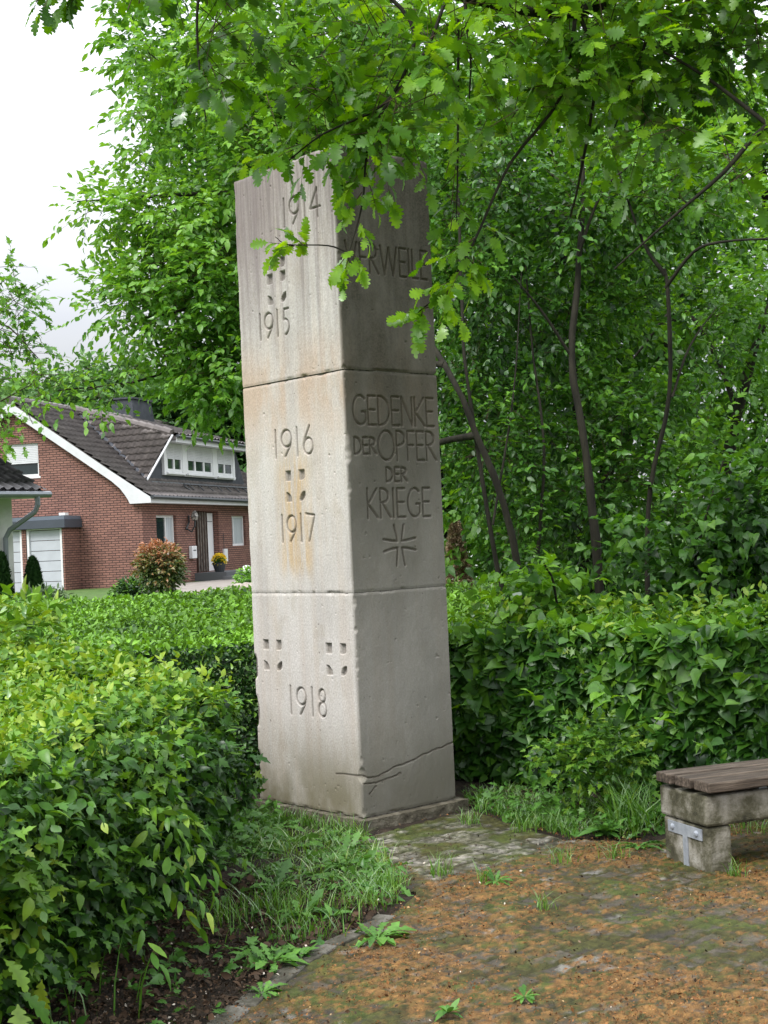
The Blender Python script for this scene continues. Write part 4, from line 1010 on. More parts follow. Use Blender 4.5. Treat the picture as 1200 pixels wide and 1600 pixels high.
# young shoots standing above the clipped top
N = 420; u = rng.random((N, 1)); v = rng.random((N, 1))
pb = (np.array(T0)*(1-u)+np.array(T1)*u)*(1-v)+(np.array([-3.6, 4, 1.05])*(1-u)+np.array([-2.6, 8.5, 1.12])*u)*v
dd = nrm(np.stack([rng.normal(0, .25, N), rng.normal(0, .25, N), np.ones(N)], 1))
Ls = rng.uniform(.07, .2, N)
F.spray(T_oval5, pb, dd, Ls, 9, .042, .82, flat=.8)
N = 160; pb = np.stack([rng.uniform(-4.2, -1.9, N), rng.uniform(7.4, 9.0, N), np.full(N, 1.14)], 1)
F.spray(T_lance, pb, nrm(np.stack([rng.normal(0, .3, N), rng.normal(0, .3, N), np.ones(N)], 1)), rng.uniform(.1, .28, N), 10, .085, .75, flat=.8, droop=.02)
# big drooping serrated leaves in front (elm shoots) and round plum leaves at the far left
hero = [((520, 820), 5.6), ((560, 880), 5.6), ((500, 920), 5.5), ((610, 900), 5.7), ((560, 1010), 5.5), ((480, 800), 5.5), ((640, 960), 5.7), ((510, 1060), 5.4), ((420, 1150), 5.1)]
hp = []
for (zx, zy), Y_ in hero: hp.append(at(zx*.4501, 880+zy*.45, Y_-.28))
hp = np.array(hp); n_ = len(hp)
F.spray(T_lance, hp, nrm(np.array([[.55, -.3, -.35]])+rng.normal(0, .15, (n_, 3))), .22, 8, .070, .60, droop=.10, flat=.35)
hp = np.array([at(x, y, Y_) for x, y, Y_ in ((30, 1185, 4.9), (65, 1215, 4.9), (10, 1230, 4.8), (45, 1260, 4.8), (75, 1240, 5.0), (20, 1160, 4.9))])
F.spray(T_oval5, hp, nrm(np.array([[.5, -.5, .1]])+rng.normal(0, .3, (6, 3))), .16, 5, .072, .55, flat=.35, mi=0)
hp = np.array([at(x, y, Y_) for x, y, Y_ in ((30, 1530, 4.2), (10, 1470, 4.2), (60, 1480, 4.35))])
F.spray(T_oak, hp, nrm(np.array([[.3, -.4, -.5]])+rng.normal(0, .2, (3, 3))), .1, 3, .11, .55, flat=.3)
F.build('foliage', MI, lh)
hedge_stems((-1.95, 3.8, 0), (-1.45, 6.9, 0), 70, .8, lh, spread=.10)

# trimmed privet hedge behind the pillar
bh = empty('clipped_hedge', (0, 0, 0), 0, 'neatly clipped small-leaved hedge with a dark upright side behind the left of the pillar', 'hedge')
F = Foliage()
a0, a1, a2, a3 = (-5.2, 8.3, 0), (-1.9, 8.7, 0), (-.1, 9.35, 0), (.6, 9.6, 0)
up_ = lambda p, z: (p[0], p[1], z)
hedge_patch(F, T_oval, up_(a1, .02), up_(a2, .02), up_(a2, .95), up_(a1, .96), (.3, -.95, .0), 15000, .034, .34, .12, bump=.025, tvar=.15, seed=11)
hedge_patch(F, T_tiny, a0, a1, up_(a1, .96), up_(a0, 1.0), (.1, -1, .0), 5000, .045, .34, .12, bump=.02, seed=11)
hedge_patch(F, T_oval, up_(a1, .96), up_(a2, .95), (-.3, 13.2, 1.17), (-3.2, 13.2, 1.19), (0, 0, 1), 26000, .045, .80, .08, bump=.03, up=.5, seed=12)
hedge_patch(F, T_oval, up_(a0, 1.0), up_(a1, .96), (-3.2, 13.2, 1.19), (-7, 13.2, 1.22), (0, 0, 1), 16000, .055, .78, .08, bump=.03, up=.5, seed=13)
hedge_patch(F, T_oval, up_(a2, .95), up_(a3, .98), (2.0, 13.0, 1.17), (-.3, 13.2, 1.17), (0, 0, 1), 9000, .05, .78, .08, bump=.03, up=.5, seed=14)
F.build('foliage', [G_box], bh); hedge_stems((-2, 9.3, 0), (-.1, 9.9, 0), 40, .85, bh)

# linden-leaved hedge on the right
rh = empty('linden_hedge', (0, 0, 0), 0, 'waist-high hedge with large heart-shaped leaves between the pillar and the bench', 'hedge')
F = Foliage()
R0, R1, R2 = (.30, 9.25, 0), (1.95, 7.95, 0), (4.6, 6.6, 0)
bk = lambda p, d, z: (p[0]+.62*d, p[1]+.78*d, z)
for (P, Q, s_) in ((R0, R1, 1.), (R1, R2, 1.2)):
    p_, q_ = bk(P, .18, .05), bk(Q, .18, .05)
    hedge_patch(F, T_heart, up_(P, .30), up_(Q, .30), up_(Q, .98), up_(P, .96), (-.55, -.80, .1), int(5200*s_), .088, .40, .20, bump=.09, mi=1, up=.55, seed=21)
    hedge_patch(F, T_heart, up_(P, .05), up_(Q, .05), up_(Q, .5), up_(P, .5), (-.55, -.80, .1), int(3600*s_), .072, .30, .20, bump=.07, mi=1, up=.5, seed=21)
    hedge_patch(F, T_maple, p_, q_, up_(Q, .9), up_(P, .9), (-.55, -.80, .1), int(7000*s_), .048, .36, .25, bump=.06, seed=23)
    hedge_patch(F, T_heart, up_(P, .97), up_(Q, .98), bk(Q, 1.7, 1.08), bk(P, 1.7, 1.07), (0, 0, 1), int(5200*s_), .075, .68, .12, bump=.07, mi=1, up=.5, seed=24)
    hedge_patch(F, T_oval5, up_(P, .97), up_(Q, .98), bk(Q, 1.7, 1.08), bk(P, 1.7, 1.07), (0, 0, 1), int(8000*s_), .045, .70, .12, bump=.06, up=.5, seed=24)
# field maple bush growing out low in the middle
c0 = at(930, 1195, 7.9)
d = rdir(170, .3); F.spray(T_maple, np.array([c0])+d*rng.uniform(.05, .32, (170, 1))*np.array([1., .6, .7]), nrm(d+np.array([0, -.5, 0])), .14, 7, .046, .60, flat=.5)
# long arching young shoots with big leaves
sh = np.array([at(x, y, Y_) for x, y, Y_ in ((700, 960, 9.0), (880, 1000, 8.2), (985, 1010, 8.0), (1000, 1090, 7.75), (940, 1060, 7.9), (860, 1120, 8.1), (1090, 1050, 7.7), (1150, 1100, 7.5), (1010, 1150, 7.6), (1120, 1160, 7.4))])
F.spray(T_heart, sh, nrm(np.array([[.1, -.4, .35]])+rng.normal(0, .3, (len(sh), 3))), .22, 6, .085, .72, mi=1, droop=.05, flat=.45)
N = 130; u = rng.random(N); pb = np.stack([.4+u*3, 9.3-u*1.5, np.full(N, .98)], 1)+rng.normal(0, .3, (N, 3))*np.array([1, 1, .0])+np.array([.3, .4, 0])
F.spray(T_oval5, pb, nrm(np.stack([rng.normal(0, .3, N), rng.normal(0, .3, N), np.ones(N)], 1)), rng.uniform(.08, .22, N), 8, .055, .72, flat=.7)
F.build('foliage', MI, rh); hedge_stems(bk(R0, .9, 0), bk(R1, .9, 0), 50, .85, rh, spread=.15); hedge_stems(bk(R1, .9, 0), bk(R2, .9, 0), 30, .85, rh, spread=.15)

# ------------------------------------------------------------------ grass, weeds, ground cover
def blades(F, P, h, wd, lean, tint):
    N = len(P); rows = np.array([0, .35, .7, 1.]); ww = np.array([1, .85, .5, .05])
    az = rng.uniform(0, 2*math.pi, N); d = np.stack([np.cos(az), np.sin(az), np.zeros(N)], 1); s = np.stack([-np.sin(az+rng.normal(0, .5, N)), np.cos(az), np.zeros(N)], 1)
    V = np.zeros((N, 8, 3)); ln = lean*(.3+rng.random(N))
    for i, (t, w_) in enumerate(zip(rows, ww)):
        c = P+np.array([0, 0, 1.])*(h*t*(1-.25*ln*t))[:, None]+d*(h*ln*t*t)[:, None]
        V[:, 2*i] = c-s*(wd*w_)[:, None]; V[:, 2*i+1] = c+s*(wd*w_)[:, None]
    Fb = np.array([(0, 1, 3, 2), (2, 3, 5, 4), (4, 5, 7, 6)])
    F.V.append(V.reshape(-1, 3)); F.F.append((Fb[None]+(np.arange(N)*8)[:, None, None]+F.n).reshape(-1, 4))
    F.T.append(np.repeat(np.clip(tint, 0, 1), 8)); F.M.append(np.zeros(N*3)); F.n += N*8
def tri_region(poly, N):
    poly = np.array(poly); lo, hi = poly.min(0), poly.max(0); r = []
    while sum(map(len, r)) < N:
        q = lo+(hi-lo)*rng.random((N*2, 2)); r.append(q[inside([tuple(x) for x in poly], q[:, 0], q[:, 1])])
    return np.concatenate(r)[:N]
F = Foliage()
def grass(poly, N, hmin, hmax, clump=.45, wd=.0024, lean=.7, tint=.5):
    q = tri_region(poly, N); n = fbm(q*5+60, 3); q = q[n > clump*rng.uniform(.7, 1.2, len(q))]; n = len(q)
    c = fbm(q*3+80, 2)
    blades(F, np.column_stack([q, np.zeros(n)]), rng.uniform(hmin, hmax, n)*(.6+.8*c), rng.uniform(.6, 1.4, n)*wd, lean, tint+rng.normal(0, .2, n)+(c-.5)*.6)
GR1 = [(-1.0, 7.3), (-1.1, 8.3), (-.80, 8.3), (-.18, 7.72), (-.16, 7.5), (.05, 6.5), (-.1, 6.2), (-.45, 6.3), (-.68, 6.6)]
grass(GR1, 2800, .025, .075, .50, lean=1.3, tint=.75)
grass(GR1, 380, .07, .15, .54, wd=.003, lean=1.0, tint=.7)
grass([(-.7, 7.9), (-.15, 7.62), (-.2, 7.75), (-.85, 8.5)], 450, .04, .12, .4)
grass([(-.9, 6.0), (-.45, 6.35), (0, 6.2), (-.25, 5.6), (-.7, 5.6)], 1200, .05, .16, .5)
GR2 = [(.38, 8.45), (.9, 7.42), (1.25, 7.25), (1.5, 7.6), (1.2, 8.2), (.75, 8.8)]
grass(GR2, 2200, .03, .11, .50, lean=1.1)
grass([(1.10, 7.45), (1.35, 7.35), (1.4, 7.7), (1.2, 7.8)], 260, .12, .32, .3, wd=.0035, lean=1.0)
grass([(.45, 8.15), (.9, 7.3), (1.0, 7.45), (.5, 8.6)], 700, .04, .12, .45, lean=1.)
for (px, py, r, n) in ((735, 1290, .06, 50), (690, 1370, .06, 60), (760, 1380, .05, 40), (850, 1425, .04, 25), (880, 1350, .08, 40), (965, 1345, .08, 50), (1150, 1375, .04, 36), (1060, 1345, .06, 30), (820, 1300, .1, 60), (1170, 1300, .12, 60), (600, 1390, .1, 120), (560, 1420, .1, 90)):
    z = at(px, py, 1); t = 1.6/(1.6-z[2]); c = np.array([z[0]*t, t]); q = c+rng.normal(0, r*.5, (n, 2))
    blades(F, np.column_stack([q, np.zeros(n)+.01]), rng.uniform(.04, .13, n), rng.uniform(.5, 1.1, n)*.0026, .8, .6+rng.normal(0, .2, n))
# tall single blades in the soil by the left hedge
q = np.array([(-1.12, 4.72), (-1.08, 4.8), (-1.0, 4.85), (-1.02, 4.7), (-.92, 4.9), (-1.15, 4.9), (-.95, 5.0), (-.9, 4.75), (-1.1, 5.1), (-1.2, 4.8)])
blades(F, np.column_stack([q, np.zeros(10)]), rng.uniform(.16, .42, 10), np.full(10, .0035), .5, .45+rng.normal(0, .15, 10))
# grass below the far lawns
grass([(-6, 13.2), (3, 13.2), (5, 20), (-9, 20)], 4000, .05, .12, .3, wd=.006)
tag(F.build('grass', [G_grass]), 'green grass growing round the foot of the pillar and along the hedges', 'grass', kind='stuff')
# low ivy and seedlings on the soil
F = Foliage()
def scatter(poly, N, T, size, tint, clump, h=.05):
    q = tri_region(poly, N); n = fbm(q*4+20, 3); q = q[n > clump*rng.uniform(.8, 1.15, len(q))]; n = len(q)
    F.leaves(T, np.column_stack([q, rng.uniform(.01, h, n)]), rdir(n)*np.array([1, 1, .2]), np.array([0, 0, 1.])+rng.normal(0, .4, (n, 3)), size*rng.uniform(.6, 1.3, n), tint+rng.normal(0, .15, n))
SB = [(-1.4, 4.4), (-.95, 6.6), (-.7, 6.7), (0, 6.3), (-.1, 5.95), (-.42, 5.35), (-.75, 4.4)]
scatter([(-1.4, 7.0), (-.6, 6.9), (-.7, 8.4), (-1.5, 8.6)], 900, T_oval5, .045, .35, .35, .12); scatter(SB, 420, T_heart, .04, .25, .55); scatter(SB, 260, T_maple, .045, .3, .5)
scatter(GR2, 700, T_oval5, .035, .45, .50, .08); scatter(GR1, 900, T_oval5, .04, .4, .44, .06); scatter(GR1, 650, T_dand, .12, .55, .42, .03); scatter(GR2, 260, T_dand, .12, .5, .45, .03); scatter(GR2, 300, T_maple, .05, .4, .45, .1)
scatter([(1.4, 7.4), (3, 7.6), (3, 8.2), (1.3, 8.2)], 500, T_oval5, .05, .4, .4, .1)
tag(F.build('ground_cover', [G_weed]), 'scattered ivy leaves and seedlings over the dark soil', 'ground cover', kind='stuff')
# dandelion rosettes
def rosette(n, s, T, mat, up=.7):
    F = Foliage(); az = np.linspace(0, 2*math.pi, n, endpoint=False)+rng.normal(0, .2, n)
    ax = np.stack([np.cos(az), np.sin(az), rng.uniform(up*.4, up*1.5, n)], 1)
    F.leaves(T, np.zeros((n, 3))+ax*.01, ax, np.array([0, 0, 1.])+rng.normal(0, .15, (n, 3)), s*rng.uniform(.6, 1.2, n), .55+rng.normal(0, .22, n)); return F
WL = [(425, 1515, .95, 'big dandelion rosette at the paving corner nearest the camera on the left'), (395, 1500, 1., 'dandelion rosette on the dark soil just left of the biggest one'),
      (470, 1440, 1., 'dandelion rosette in the middle of the weeds left of the moss'), (520, 1440, .8, 'small dandelion between the soil and the grass'),
      (590, 1475, 1., 'single broad-leaved dandelion on the paving edge'), (545, 1395, .9, 'dandelion among the grass left of the slabs'),
      (430, 1395, 1.1, 'dandelion at the rear of the soil near the hedge corner'), (470, 1500, .7, 'dandelion seedling on the first edge paver'),
      (410, 1560, .6, 'tiny dandelion by the lower left paving edge'), (395, 1340, 1.1, 'weedy dandelion under the right end of the big hedge'),
      (820, 1565, .42, 'small weed in the orange litter at the bottom of the picture'), (945, 1305, 1., 'pale dandelion on the soil left of the bench'),
      (865, 1265, .9, 'dandelion at the foot of the linden hedge'), (1000, 1330, .8, 'weed in front of the grass tuft by the bench'),
      (775, 1385, .6, 'weed growing from a joint of the mossy pavers'), (700, 1590, .45, 'light weed at the bottom edge left of the litter')]
protos = []
for k, (px, py, s_, lab) in enumerate(WL):
    z = at(px, py, 1); t = 1.6/(1.6-z[2]); loc = (z[0]*t, t, .012)
    if k < 4: o = rosette(19, .13, T_dand if k != 3 else T_lance, G_weed).build('dandelion_plant', [G_weed]); protos.append(o)
    else: o = protos[k % 4].copy(); COL.objects.link(o)
    o.location = loc; o.rotation_euler = (0, 0, k*1.7); s_ *= .85; o.scale = (s_, s_, s_*rng.uniform(.8, 1.3)); tag(o, lab, 'weed', 'dandelions and weeds growing from the soil and joints')
# litter on the pavers
F = Foliage()
q = tri_region(PAVE, 190000); lm = fbm(q*2.3+17, 3)*.55+fbm(q*38+5, 3)*.45
q = q[(q[:, 1] < 8.) & (lm > rng.uniform(.44, .66, len(q))) & (sdist(SLAB, q[:, 0], q[:, 1]) > -.05*rng.random(len(q)))]; q = q[:95000]; n = len(q)
F.leaves(T_tiny, np.column_stack([q, .012+rng.random(n)*.010+(fbm(q*1.1, 2)-.5)*.03]), rdir(n)*np.array([1, 1, .5]), rdir(n, .8), rng.uniform(.003, .009, n)*np.where(rng.random(n) < .10, 2.1, 1), np.clip(.42+rng.normal(0, .25, n), 0, 1))
tag(F.build('catkin_litter', [M_lit]), 'orange brown fallen catkins strewn over the mossy pavers', 'litter', kind='stuff')
F = Foliage()
q = np.concatenate([tri_region(SB, 9000), tri_region(GR2, 2500), tri_region(PAVE, 5000)]); n = len(q)
F.leaves(T_tiny, np.column_stack([q, .012+rng.random(n)*.02]), rdir(n)*np.array([1, 1, .5]), rdir(n, .8), rng.uniform(.005, .016, n), np.where(rng.random(n) < .02, 1, rng.random(n)*.95))
F.leaves(T_oval5, np.column_stack([q[:900], .02+rng.random(900)*.02]), rdir(900)*np.array([1, 1, .3]), rdir(900, 1.), rng.uniform(.02, .05, 900), .25+rng.random(900)*.5)
tag(F.build('leaf_litter', [M_chip]), 'brown crumbs, chips and dead leaves on the soil', 'litter', kind='stuff')
# ------------------------------------------------------------------ trees
def ell(px, py, Y, rx, ry, rd):
    c = at(px, py, Y); k = Y/FPX; return (c[0], c[1], c[2], rx*k, rd, ry*k)
def P(*l): return np.array([at(*q) for q in l])
# young tree behind the pillar
ta = empty('lime_tree', (0, 0, 0), 0, 'tall spreading broadleaf tree behind the pillar with its crown reaching left into the sky', 'tree')
tb = Tubes(); c0 = at(835, 960, 10.3); c0[2] = 0
tb.add(np.vstack([[c0], P((800, 840, 10.3), (745, 680, 10.35), (695, 570, 10.5), (600, 430, 11.5), (480, 260, 12.1), (420, 90, 12.2))]), .030, .012, 9)
for path in (((745, 680, 10.35), (600, 700, 11.3), (420, 640, 11.8), (330, 560, 11.9), (210, 590, 11.9), (90, 610, 11.8)), ((600, 430, 12), (430, 430, 12), (300, 470, 12), (210, 500, 12)),
             ((540, 340, 12), (400, 300, 12), (250, 310, 12), (120, 315, 12)), ((480, 260, 12.1), (350, 180, 12.1), (230, 80, 12)), ((695, 570, 10.5), (560, 560, 11.5), (400, 560, 11.7), (290, 540, 11.6)), ((480, 260, 12.1), (560, 120, 12.4), (620, -40, 12.6))):
    tb.add(P(*path), .028, .006, 6, wob=.03)
tb.build('trunk', M_bark, ta)
F = Foliage(); tw = Tubes()
E_ = [ell(470, 250, 12.2, 180, 170, 1.0), ell(370, 400, 12, 150, 110, .9), ell(300, 480, 12, 130, 90, .8), ell(330, 590, 11.8, 75, 75, .6), ell(430, 560, 12, 130, 110, .8),
      ell(330, 130, 12, 90, 65, .5), ell(240, 85, 12, 40, 30, .25), ell(430, 60, 12.4, 140, 110, .9), ell(560, 60, 12.6, 160, 130, 1), ell(250, 340, 12, 85, 50, .5),
      ell(155, 322, 12, 55, 20, .2), ell(190, 475, 12, 55, 45, .4), ell(240, 180, 12, 38, 26, .25), ell(225, 245, 12, 40, 20, .2), ell(240, 410, 12, 90, 50, .4), ell(600, 300, 12.3, 150, 200, 1.0), ell(345, 640, 11.8, 40, 50, .4)]
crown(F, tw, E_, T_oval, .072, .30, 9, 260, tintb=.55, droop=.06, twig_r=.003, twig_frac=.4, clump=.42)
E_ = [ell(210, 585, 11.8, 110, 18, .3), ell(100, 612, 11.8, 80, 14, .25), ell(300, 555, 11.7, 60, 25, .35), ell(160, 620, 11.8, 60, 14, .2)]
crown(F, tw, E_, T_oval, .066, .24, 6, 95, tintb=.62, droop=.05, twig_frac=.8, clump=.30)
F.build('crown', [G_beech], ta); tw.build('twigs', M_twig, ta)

# thicket: many-stemmed shrubs behind the right hedge
def shrub(name, lab, stems, ells, T, leaf, dens, tint, L_=.26, nl=8, mat=G_thick, bark=M_bark, group=None, cat='shrub', clump=.50, tf=.35, droop=.05, lightup=.3):
    r = empty(name, (0, 0, 0), 0, lab, cat, group); t_ = Tubes()
    for st, r0, r1 in stems: t_.add(np.array(st), r0, r1, 8, wob=.012)
    if stems: t_.build('trunk', bark, r)
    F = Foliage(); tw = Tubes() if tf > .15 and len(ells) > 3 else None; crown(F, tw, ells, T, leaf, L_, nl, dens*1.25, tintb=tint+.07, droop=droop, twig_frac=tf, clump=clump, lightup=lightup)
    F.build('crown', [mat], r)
    if tw: tw.build('twigs', M_twig, r)
    return r
def S(path, r0, r1):
    p = P(*path); g = p[0].copy(); g[2] = -.02; return (np.vstack([[g], p]) if p[0][2] > .05 else p, r0, r1)
GT = 'shrubs and young trees of the thicket behind the linden hedge'
shrub('hazel_shrub', 'slender upright stem with dark bark rising in the centre of the thicket', [S(((935, 900, 10.6), (918, 700, 10.6), (895, 560, 10.7), (903, 400, 10.8), (912, 280, 10.9), (900, 100, 11)), .040, .014), (P((895, 560, 10.7), (850, 480, 10.6), (800, 430, 10.5)), .015, .005), (P((903, 400, 10.8), (950, 300, 10.7), (1010, 240, 10.6)), .014, .004), (P((840, 870, 10.8), (850, 700, 10.8), (832, 560, 10.9), (820, 400, 11)), .014, .006)],
      [ell(900, 330, 11.2, 150, 130, .7), ell(830, 520, 11.4, 110, 130, .5), ell(900, 760, 11.3, 150, 150, .35), ell(860, 640, 11.4, 120, 80, .4), ell(930, 470, 11.4, 100, 70, .5)], T_oval, .070, 180, .42, group=GT)
shrub('hazel_shrub', 'forked twisting stem right of the centre of the thicket, ending in an arching branch', [S(((1010, 900, 10.9), (1022, 760, 10.9), (1050, 620, 10.8), (1044, 470, 10.7), (1038, 420, 10.7)), .022, .013), (P((1040, 450, 10.7), (1080, 390, 10.5), (1130, 375, 10.4), (1220, 372, 10.2)), .015, .008), (P((1040, 430, 10.7), (1000, 370, 10.8), (960, 250, 11)), .018, .008), (P((1050, 620, 10.8), (1080, 540, 10.9), (1120, 480, 11)), .012, .004)],
      [ell(1060, 300, 11.2, 160, 120, .7), ell(1090, 520, 11.7, 140, 110, .5), ell(1060, 760, 11.4, 150, 150, .4), ell(1010, 640, 11.5, 110, 100, .4)], T_oval, .070, 170, .42, group=GT)
shrub('hazel_shrub', 'dense leafy shrub at the left edge of the thicket beside the pillar', [S(((790, 950, 10.4), (775, 860, 10.4), (730, 600, 10.5), (716, 480, 10.6), (715, 250, 10.7)), .022, .010), (P((770, 820, 10.4), (800, 620, 10.6), (815, 420, 10.8)), .010, .004)],
      [ell(740, 420, 11.2, 70, 170, .4), ell(770, 700, 11.0, 90, 140, .4), ell(790, 860, 10.8, 80, 90, .35), ell(730, 600, 11.4, 70, 90, .3), ell(745, 250, 11.3, 90, 120, .5)], T_oval, .058, 260, .45, group=GT)
shrub('dogwood_shrub', 'low glossy dark shrub in front of the thicket on the right', [S(((1080, 930, 10), (1100, 820, 10), (1130, 720, 10)), .015, .006), S(((1150, 930, 9.9), (1160, 840, 9.9), (1190, 760, 9.9)), .015, .006)],
      [ell(1080, 840, 10.0, 140, 90, .4), ell(1180, 790, 9.9, 110, 120, .4), ell(1120, 925, 9.8, 150, 40, .35)], T_heart, .070, 240, .34, group=GT, L_=.3)
shrub('linden_shrub', 'spray of large round heart leaves rising over the hedge right of the pillar', [S(((870, 940, 9.6), (850, 880, 9.5)), .012, .006)],
      [ell(850, 925, 9.6, 75, 35, .3), ell(930, 915, 9.7, 80, 32, .3), ell(835, 930, 9.9, 60, 30, .3)], T_heart, .080, 130, .48, group=GT, mat=G_lind, L_=.28, nl=7)
shrub('hazel_shrub', 'sparse shrub at the right edge of the picture with sky showing through', [S(((1130, 800, 12.5), (1150, 640, 12.5), (1185, 540, 12.4), (1230, 420, 12.2)), .07, .03), (P((1150, 640, 12.5), (1120, 560, 12.6), (1060, 480, 12.6), (990, 560, 12.8)), .03, .01)],
      [ell(1180, 450, 12.3, 120, 100, .5), ell(1190, 620, 12.6, 90, 110, .4), ell(1140, 700, 12.6, 110, 80, .4)], T_oval, .06, 150, .5, group=GT, mat=G_beech)
# deeper wood behind
GW = 'trees of the wood behind the thicket'
for k, (x, y_, rx, ry, rz, lab) in enumerate(((2.2, 16, 2.0, 1.6, 2.4, 'wood tree standing behind the centre of the thicket'), (5.0, 17.5, 2.2, 1.8, 2.6, 'wood tree at the far right behind the thicket'), (.6, 18, 1.7, 1.6, 2.4, 'wood tree just right of the pillar behind the thicket'), (8.2, 17, 2.4, 2, 2.6, 'wood tree outermost on the right'), (3.4, 22, 2.6, 2, 3, 'tall wood tree deep in the background'), (-1.6, 19, 1.5, 1.5, 1.6, 'wood tree glimpsed behind the left crown'))):
    zc = 4.6 if k != 5 else 6.3
    st = [(np.array([(x, y_, 0), (x+.1, y_, 2), (x-.1, y_, zc+1.5)]), .16, .04), (np.array([(x, y_, 1.6), (x+.9, y_, 3.2), (x+1.4, y_-.2, 4.6)]), .07, .02)]
    e = [(x, y_, zc, rx, ry, rz), (x-rx*.4, y_+.4, zc+2.2, rx*.8, ry*.8, 1.7)]
    if k != 5: e.append((x, y_, 1.6, rx*1.05, ry*.7, 1.3))
    shrub('wood_tree', lab, st, e, T_oval, .13, 75, .45, L_=.5, nl=9, mat=G_beech if k % 2 else G_thick, group=GW, cat='tree', clump=.42, tf=.1)

# small maple at the left edge
shrub('maple_tree', 'thin light-leaved young tree reaching in at the left edge of the picture', [(np.array([(-3.6, 9.4, 0), (-3.55, 9.4, 1.6), (-3.3, 9.5, 3.2), (-3.0, 9.5, 4.2)]), .05, .012), (P((-80, 560, 9.5), (0, 500, 9.5), (60, 560, 9.4)), .010, .003), (P((-120, 700, 9.5), (-20, 640, 9.4), (50, 600, 9.4)), .010, .003)],
      [ell(0, 470, 9.5, 55, 60, .4), ell(-75, 560, 9.5, 95, 110, .6), ell(20, 540, 9.4, 60, 18, .25), ell(-10, 640, 9.3, 55, 20, .25), ell(-30, 680, 9.3, 45, 22, .2), ell(40, 588, 9.3, 50, 12, .2)], T_maple, .050, 150, .60, L_=.22, nl=7, mat=G_beech, cat='tree', clump=.36, tf=.8, bark=M_twig)

# oak: trunk to the right of the picture, boughs across the top
ok_ = empty('oak_tree', (0, 0, 0), 0, 'oak with lobed leaves whose branches hang across the top in front of the pillar', 'tree')
tb = Tubes(); F = Foliage(); tw = Tubes()
tk = np.array([(4.3, 5.2, -.05), (4.25, 5.25, 1.5), (4.1, 5.3, 3.2), (3.9, 5.4, 5), (3.7, 5.5, 6.5)])
tb.add(tk, .28, .14, 12)
tb.add(np.vstack([[(4.15, 5.3, 3.0)], P((1330, 120, 5.6), (1200, 195, 5.5), (1130, 270, 5.4), (1050, 340, 5.4), (960, 420, 5.5))]), .016, .003, 8)
tb.add(np.vstack([[(4.1, 5.3, 3.4)], P((1300, -120, 5.8), (1050, -60, 5.8), (900, 20, 5.7), (700, -10, 5.6), (560, -50, 5.4), (330, -60, 5.2), (120, -60, 5.0))]), .035, .008, 8)
tb.add(np.vstack([[(4.1, 5.3, 3.7)], P((1350, -300, 6.6), (1000, -160, 6.6), (700, -130, 6.4), (450, -110, 6.4))]), .05, .012, 8)
for path, r in ((((560, -50, 5.4), (640, 40, 5.4), (640, 110, 5.4), (590, 190, 5.4), (572, 250, 5.4), (566, 320, 5.4), (545, 395, 5.35)), .007), (((330, -60, 5.2), (308, 0, 5.2), (312, 90, 5.2), (322, 190, 5.2)), .006),
                (((720, -60, 5.6), (726, 40, 5.6), (736, 100, 5.6), (733, 155, 5.6)), .007), (((700, -10, 5.6), (670, 80, 5.5), (600, 160, 5.4), (500, 210, 5.4), (440, 260, 5.4)), .006),
                (((545, 395, 5.35), (500, 386, 5.35), (455, 385, 5.3), (430, 370, 5.3)), .003), (((900, 20, 5.7), (880, 150, 5.7), (800, 260, 5.7), (745, 370, 5.6), (700, 450, 5.6), (650, 490, 5.6)), .007),
                (((905, 20, 5.7), (930, 120, 5.8), (905, 290, 5.9), (890, 340, 6)), .008), (((1050, -60, 5.8), (1000, 100, 5.8), (960, 200, 5.8)), .008), (((1200, 195, 5.5), (1100, 120, 5.6), (1000, 60, 5.7)), .008), (((716, 30, 5.6), (720, 250, 5.7), (713, 340, 5.7)), .005)):
    tb.add(P(*path), r*1.3, r*.45, 6, wob=.008)
E_ = [ell(640, 50, 5.5, 230, 75, .5), ell(860, 60, 5.9, 260, 120, .6), ell(1090, 60, 6.0, 190, 150, .6), ell(1080, 200, 5.8, 150, 90, .5), ell(1150, 270, 5.4, 110, 75, .35),
      ell(480, 130, 5.6, 85, 65, .35), ell(630, 165, 5.4, 90, 50, .25), ell(330, 120, 5.2, 32, 75, .15), ell(350, 40, 5.2, 45, 45, .2), ell(75, -14, 5.0, 40, 14, .08), ell(250, -30, 5.1, 130, 22, .2),
      ell(800, 200, 5.8, 110, 90, .4), ell(930, 230, 6.1, 110, 70, .4), ell(470, 222, 5.4, 50, 20, .12), ell(400, 90, 5.4, 70, 40, .2), ell(720, 300, 5.8, 40, 80, .2), ell(575, 222, 5.4, 50, 22, .12)]
crown(F, tw, E_, T_oak, .074, .22, 8, 225, tintb=.50, droop=.03, twig_r=.0025, twig_frac=.9, clump=.53)
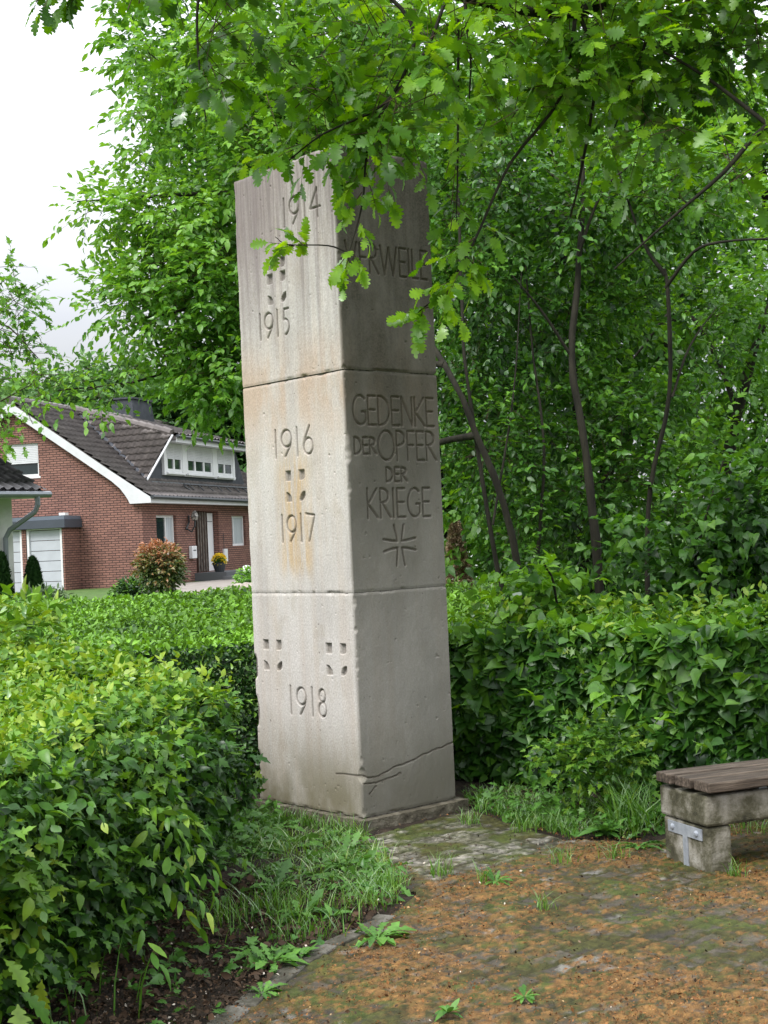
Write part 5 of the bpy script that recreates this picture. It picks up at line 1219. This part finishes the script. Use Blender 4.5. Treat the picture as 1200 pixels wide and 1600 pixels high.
# crown above the frame
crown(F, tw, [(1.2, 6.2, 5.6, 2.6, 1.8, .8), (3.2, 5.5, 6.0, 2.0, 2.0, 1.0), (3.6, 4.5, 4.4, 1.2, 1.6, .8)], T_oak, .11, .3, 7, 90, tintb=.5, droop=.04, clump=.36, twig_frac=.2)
def hang(paths, n, size, tint, T=T_oak, fl=.5):
    for (a, b) in paths:
        p0, p1 = at(*a), at(*b); d = p1-p0; L_ = np.linalg.norm(d)
        F.spray(T, np.array([p0]), np.array([d/L_]), L_, n, size, tint, flat=fl, droop=.01)
        tw.twigs(np.array([p0]), np.array([d/L_]), L_, .003, .01)
hang([((575, 250, 5.4), (540, 300, 5.38)), ((572, 270, 5.4), (590, 330, 5.35)), ((566, 300, 5.4), (530, 345, 5.4)), ((566, 320, 5.4), (595, 305, 5.35)), ((560, 345, 5.38), (575, 375, 5.35)),
      ((545, 395, 5.35), (535, 450, 5.33)), ((550, 390, 5.35), (565, 420, 5.33)), ((545, 395, 5.35), (520, 425, 5.35)),
      ((460, 385, 5.3), (420, 375, 5.3)), ((475, 384, 5.3), (450, 360, 5.3)), ((450, 384, 5.3), (428, 395, 5.3)), ((480, 386, 5.3), (475, 365, 5.3))], 6, .066, .72)
hang([((745, 370, 5.6), (690, 400, 5.55)), ((730, 400, 5.6), (760, 440, 5.6)), ((710, 440, 5.6), (660, 450, 5.55)), ((700, 450, 5.6), (690, 500, 5.55)), ((670, 480, 5.6), (625, 490, 5.55)),
      ((690, 465, 5.6), (720, 500, 5.6)), ((660, 485, 5.6), (655, 520, 5.6)), ((720, 420, 5.6), (700, 460, 5.5)), ((740, 400, 5.6), (735, 450, 5.6))], 8, .078, .66)
hang([((500, 210, 5.4), (450, 235, 5.4)), ((590, 190, 5.4), (640, 235, 5.4)), ((600, 200, 5.4), (650, 260, 5.4)), ((580, 230, 5.4), (625, 260, 5.4))], 7, .068, .6)
hang([((120, -50, 5.0), (50, 5, 5.0)), ((130, -40, 5.0), (85, 22, 5.0)), ((100, -40, 5.0), (60, 22, 4.98)), ((150, -50, 5.0), (110, 0, 5.0))], 8, .075, .25)
tb.build('trunk', M_bark, ok_); F.build('crown', [G_oak], ok_); tw.build('twigs', M_twig, ok_)

# far trees behind the house
GF = 'trees far behind the houses'
for k, (px, top, Y_, rw) in enumerate(((20, 600, 62, 3.6), (95, 572, 66, 3.4), (160, 565, 64, 3.2), (215, 600, 58, 2.6), (262, 590, 62, 3.0), (318, 575, 66, 3.4), (372, 600, 60, 3.0), (440, 590, 64, 3.4), (-60, 610, 60, 3.6), (690, 700, 55, 3.6), (760, 690, 60, 3.6))):
    t_ = at(px, top, Y_); H = t_[2]; x = t_[0]
    d = empty('background_tree', (0, 0, 0), 0, ['round tree behind the ridge at the far left', 'broad tree above the gable peak', 'tree with the highest crown left of the chimney', 'dark low tree just left of the chimney', 'tree right behind the chimney', 'tree between the chimney and the pillar', 'tree behind the solar panel', 'tree hidden behind the pillar crown', 'tree left of the picture edge behind the houses', 'far tree right of the pillar', 'farthest tree to the right behind the wood'][k], 'tree', GF)
    Tubes_ = Tubes(); Tubes_.add([(x, Y_, .3), (x+.1, Y_, H*.5), (x, Y_, H*.85)], .2, .05, 7); Tubes_.build('trunk', M_bark, d)
    F = Foliage(); crown(F, None, [(x, Y_, H*.55, rw, rw*.8, H*.42), (x-rw*.4, Y_+.5, H*.72, rw*.5, rw*.5, H*.22), (x+rw*.35, Y_-.5, H*.8, rw*.45, rw*.5, H*.19)], T_tiny, .36, .9, 8, 30, tintb=.45, droop=.1, clump=.36, up=.4, lightup=.5)
    F.build('crown', [G_far], d)
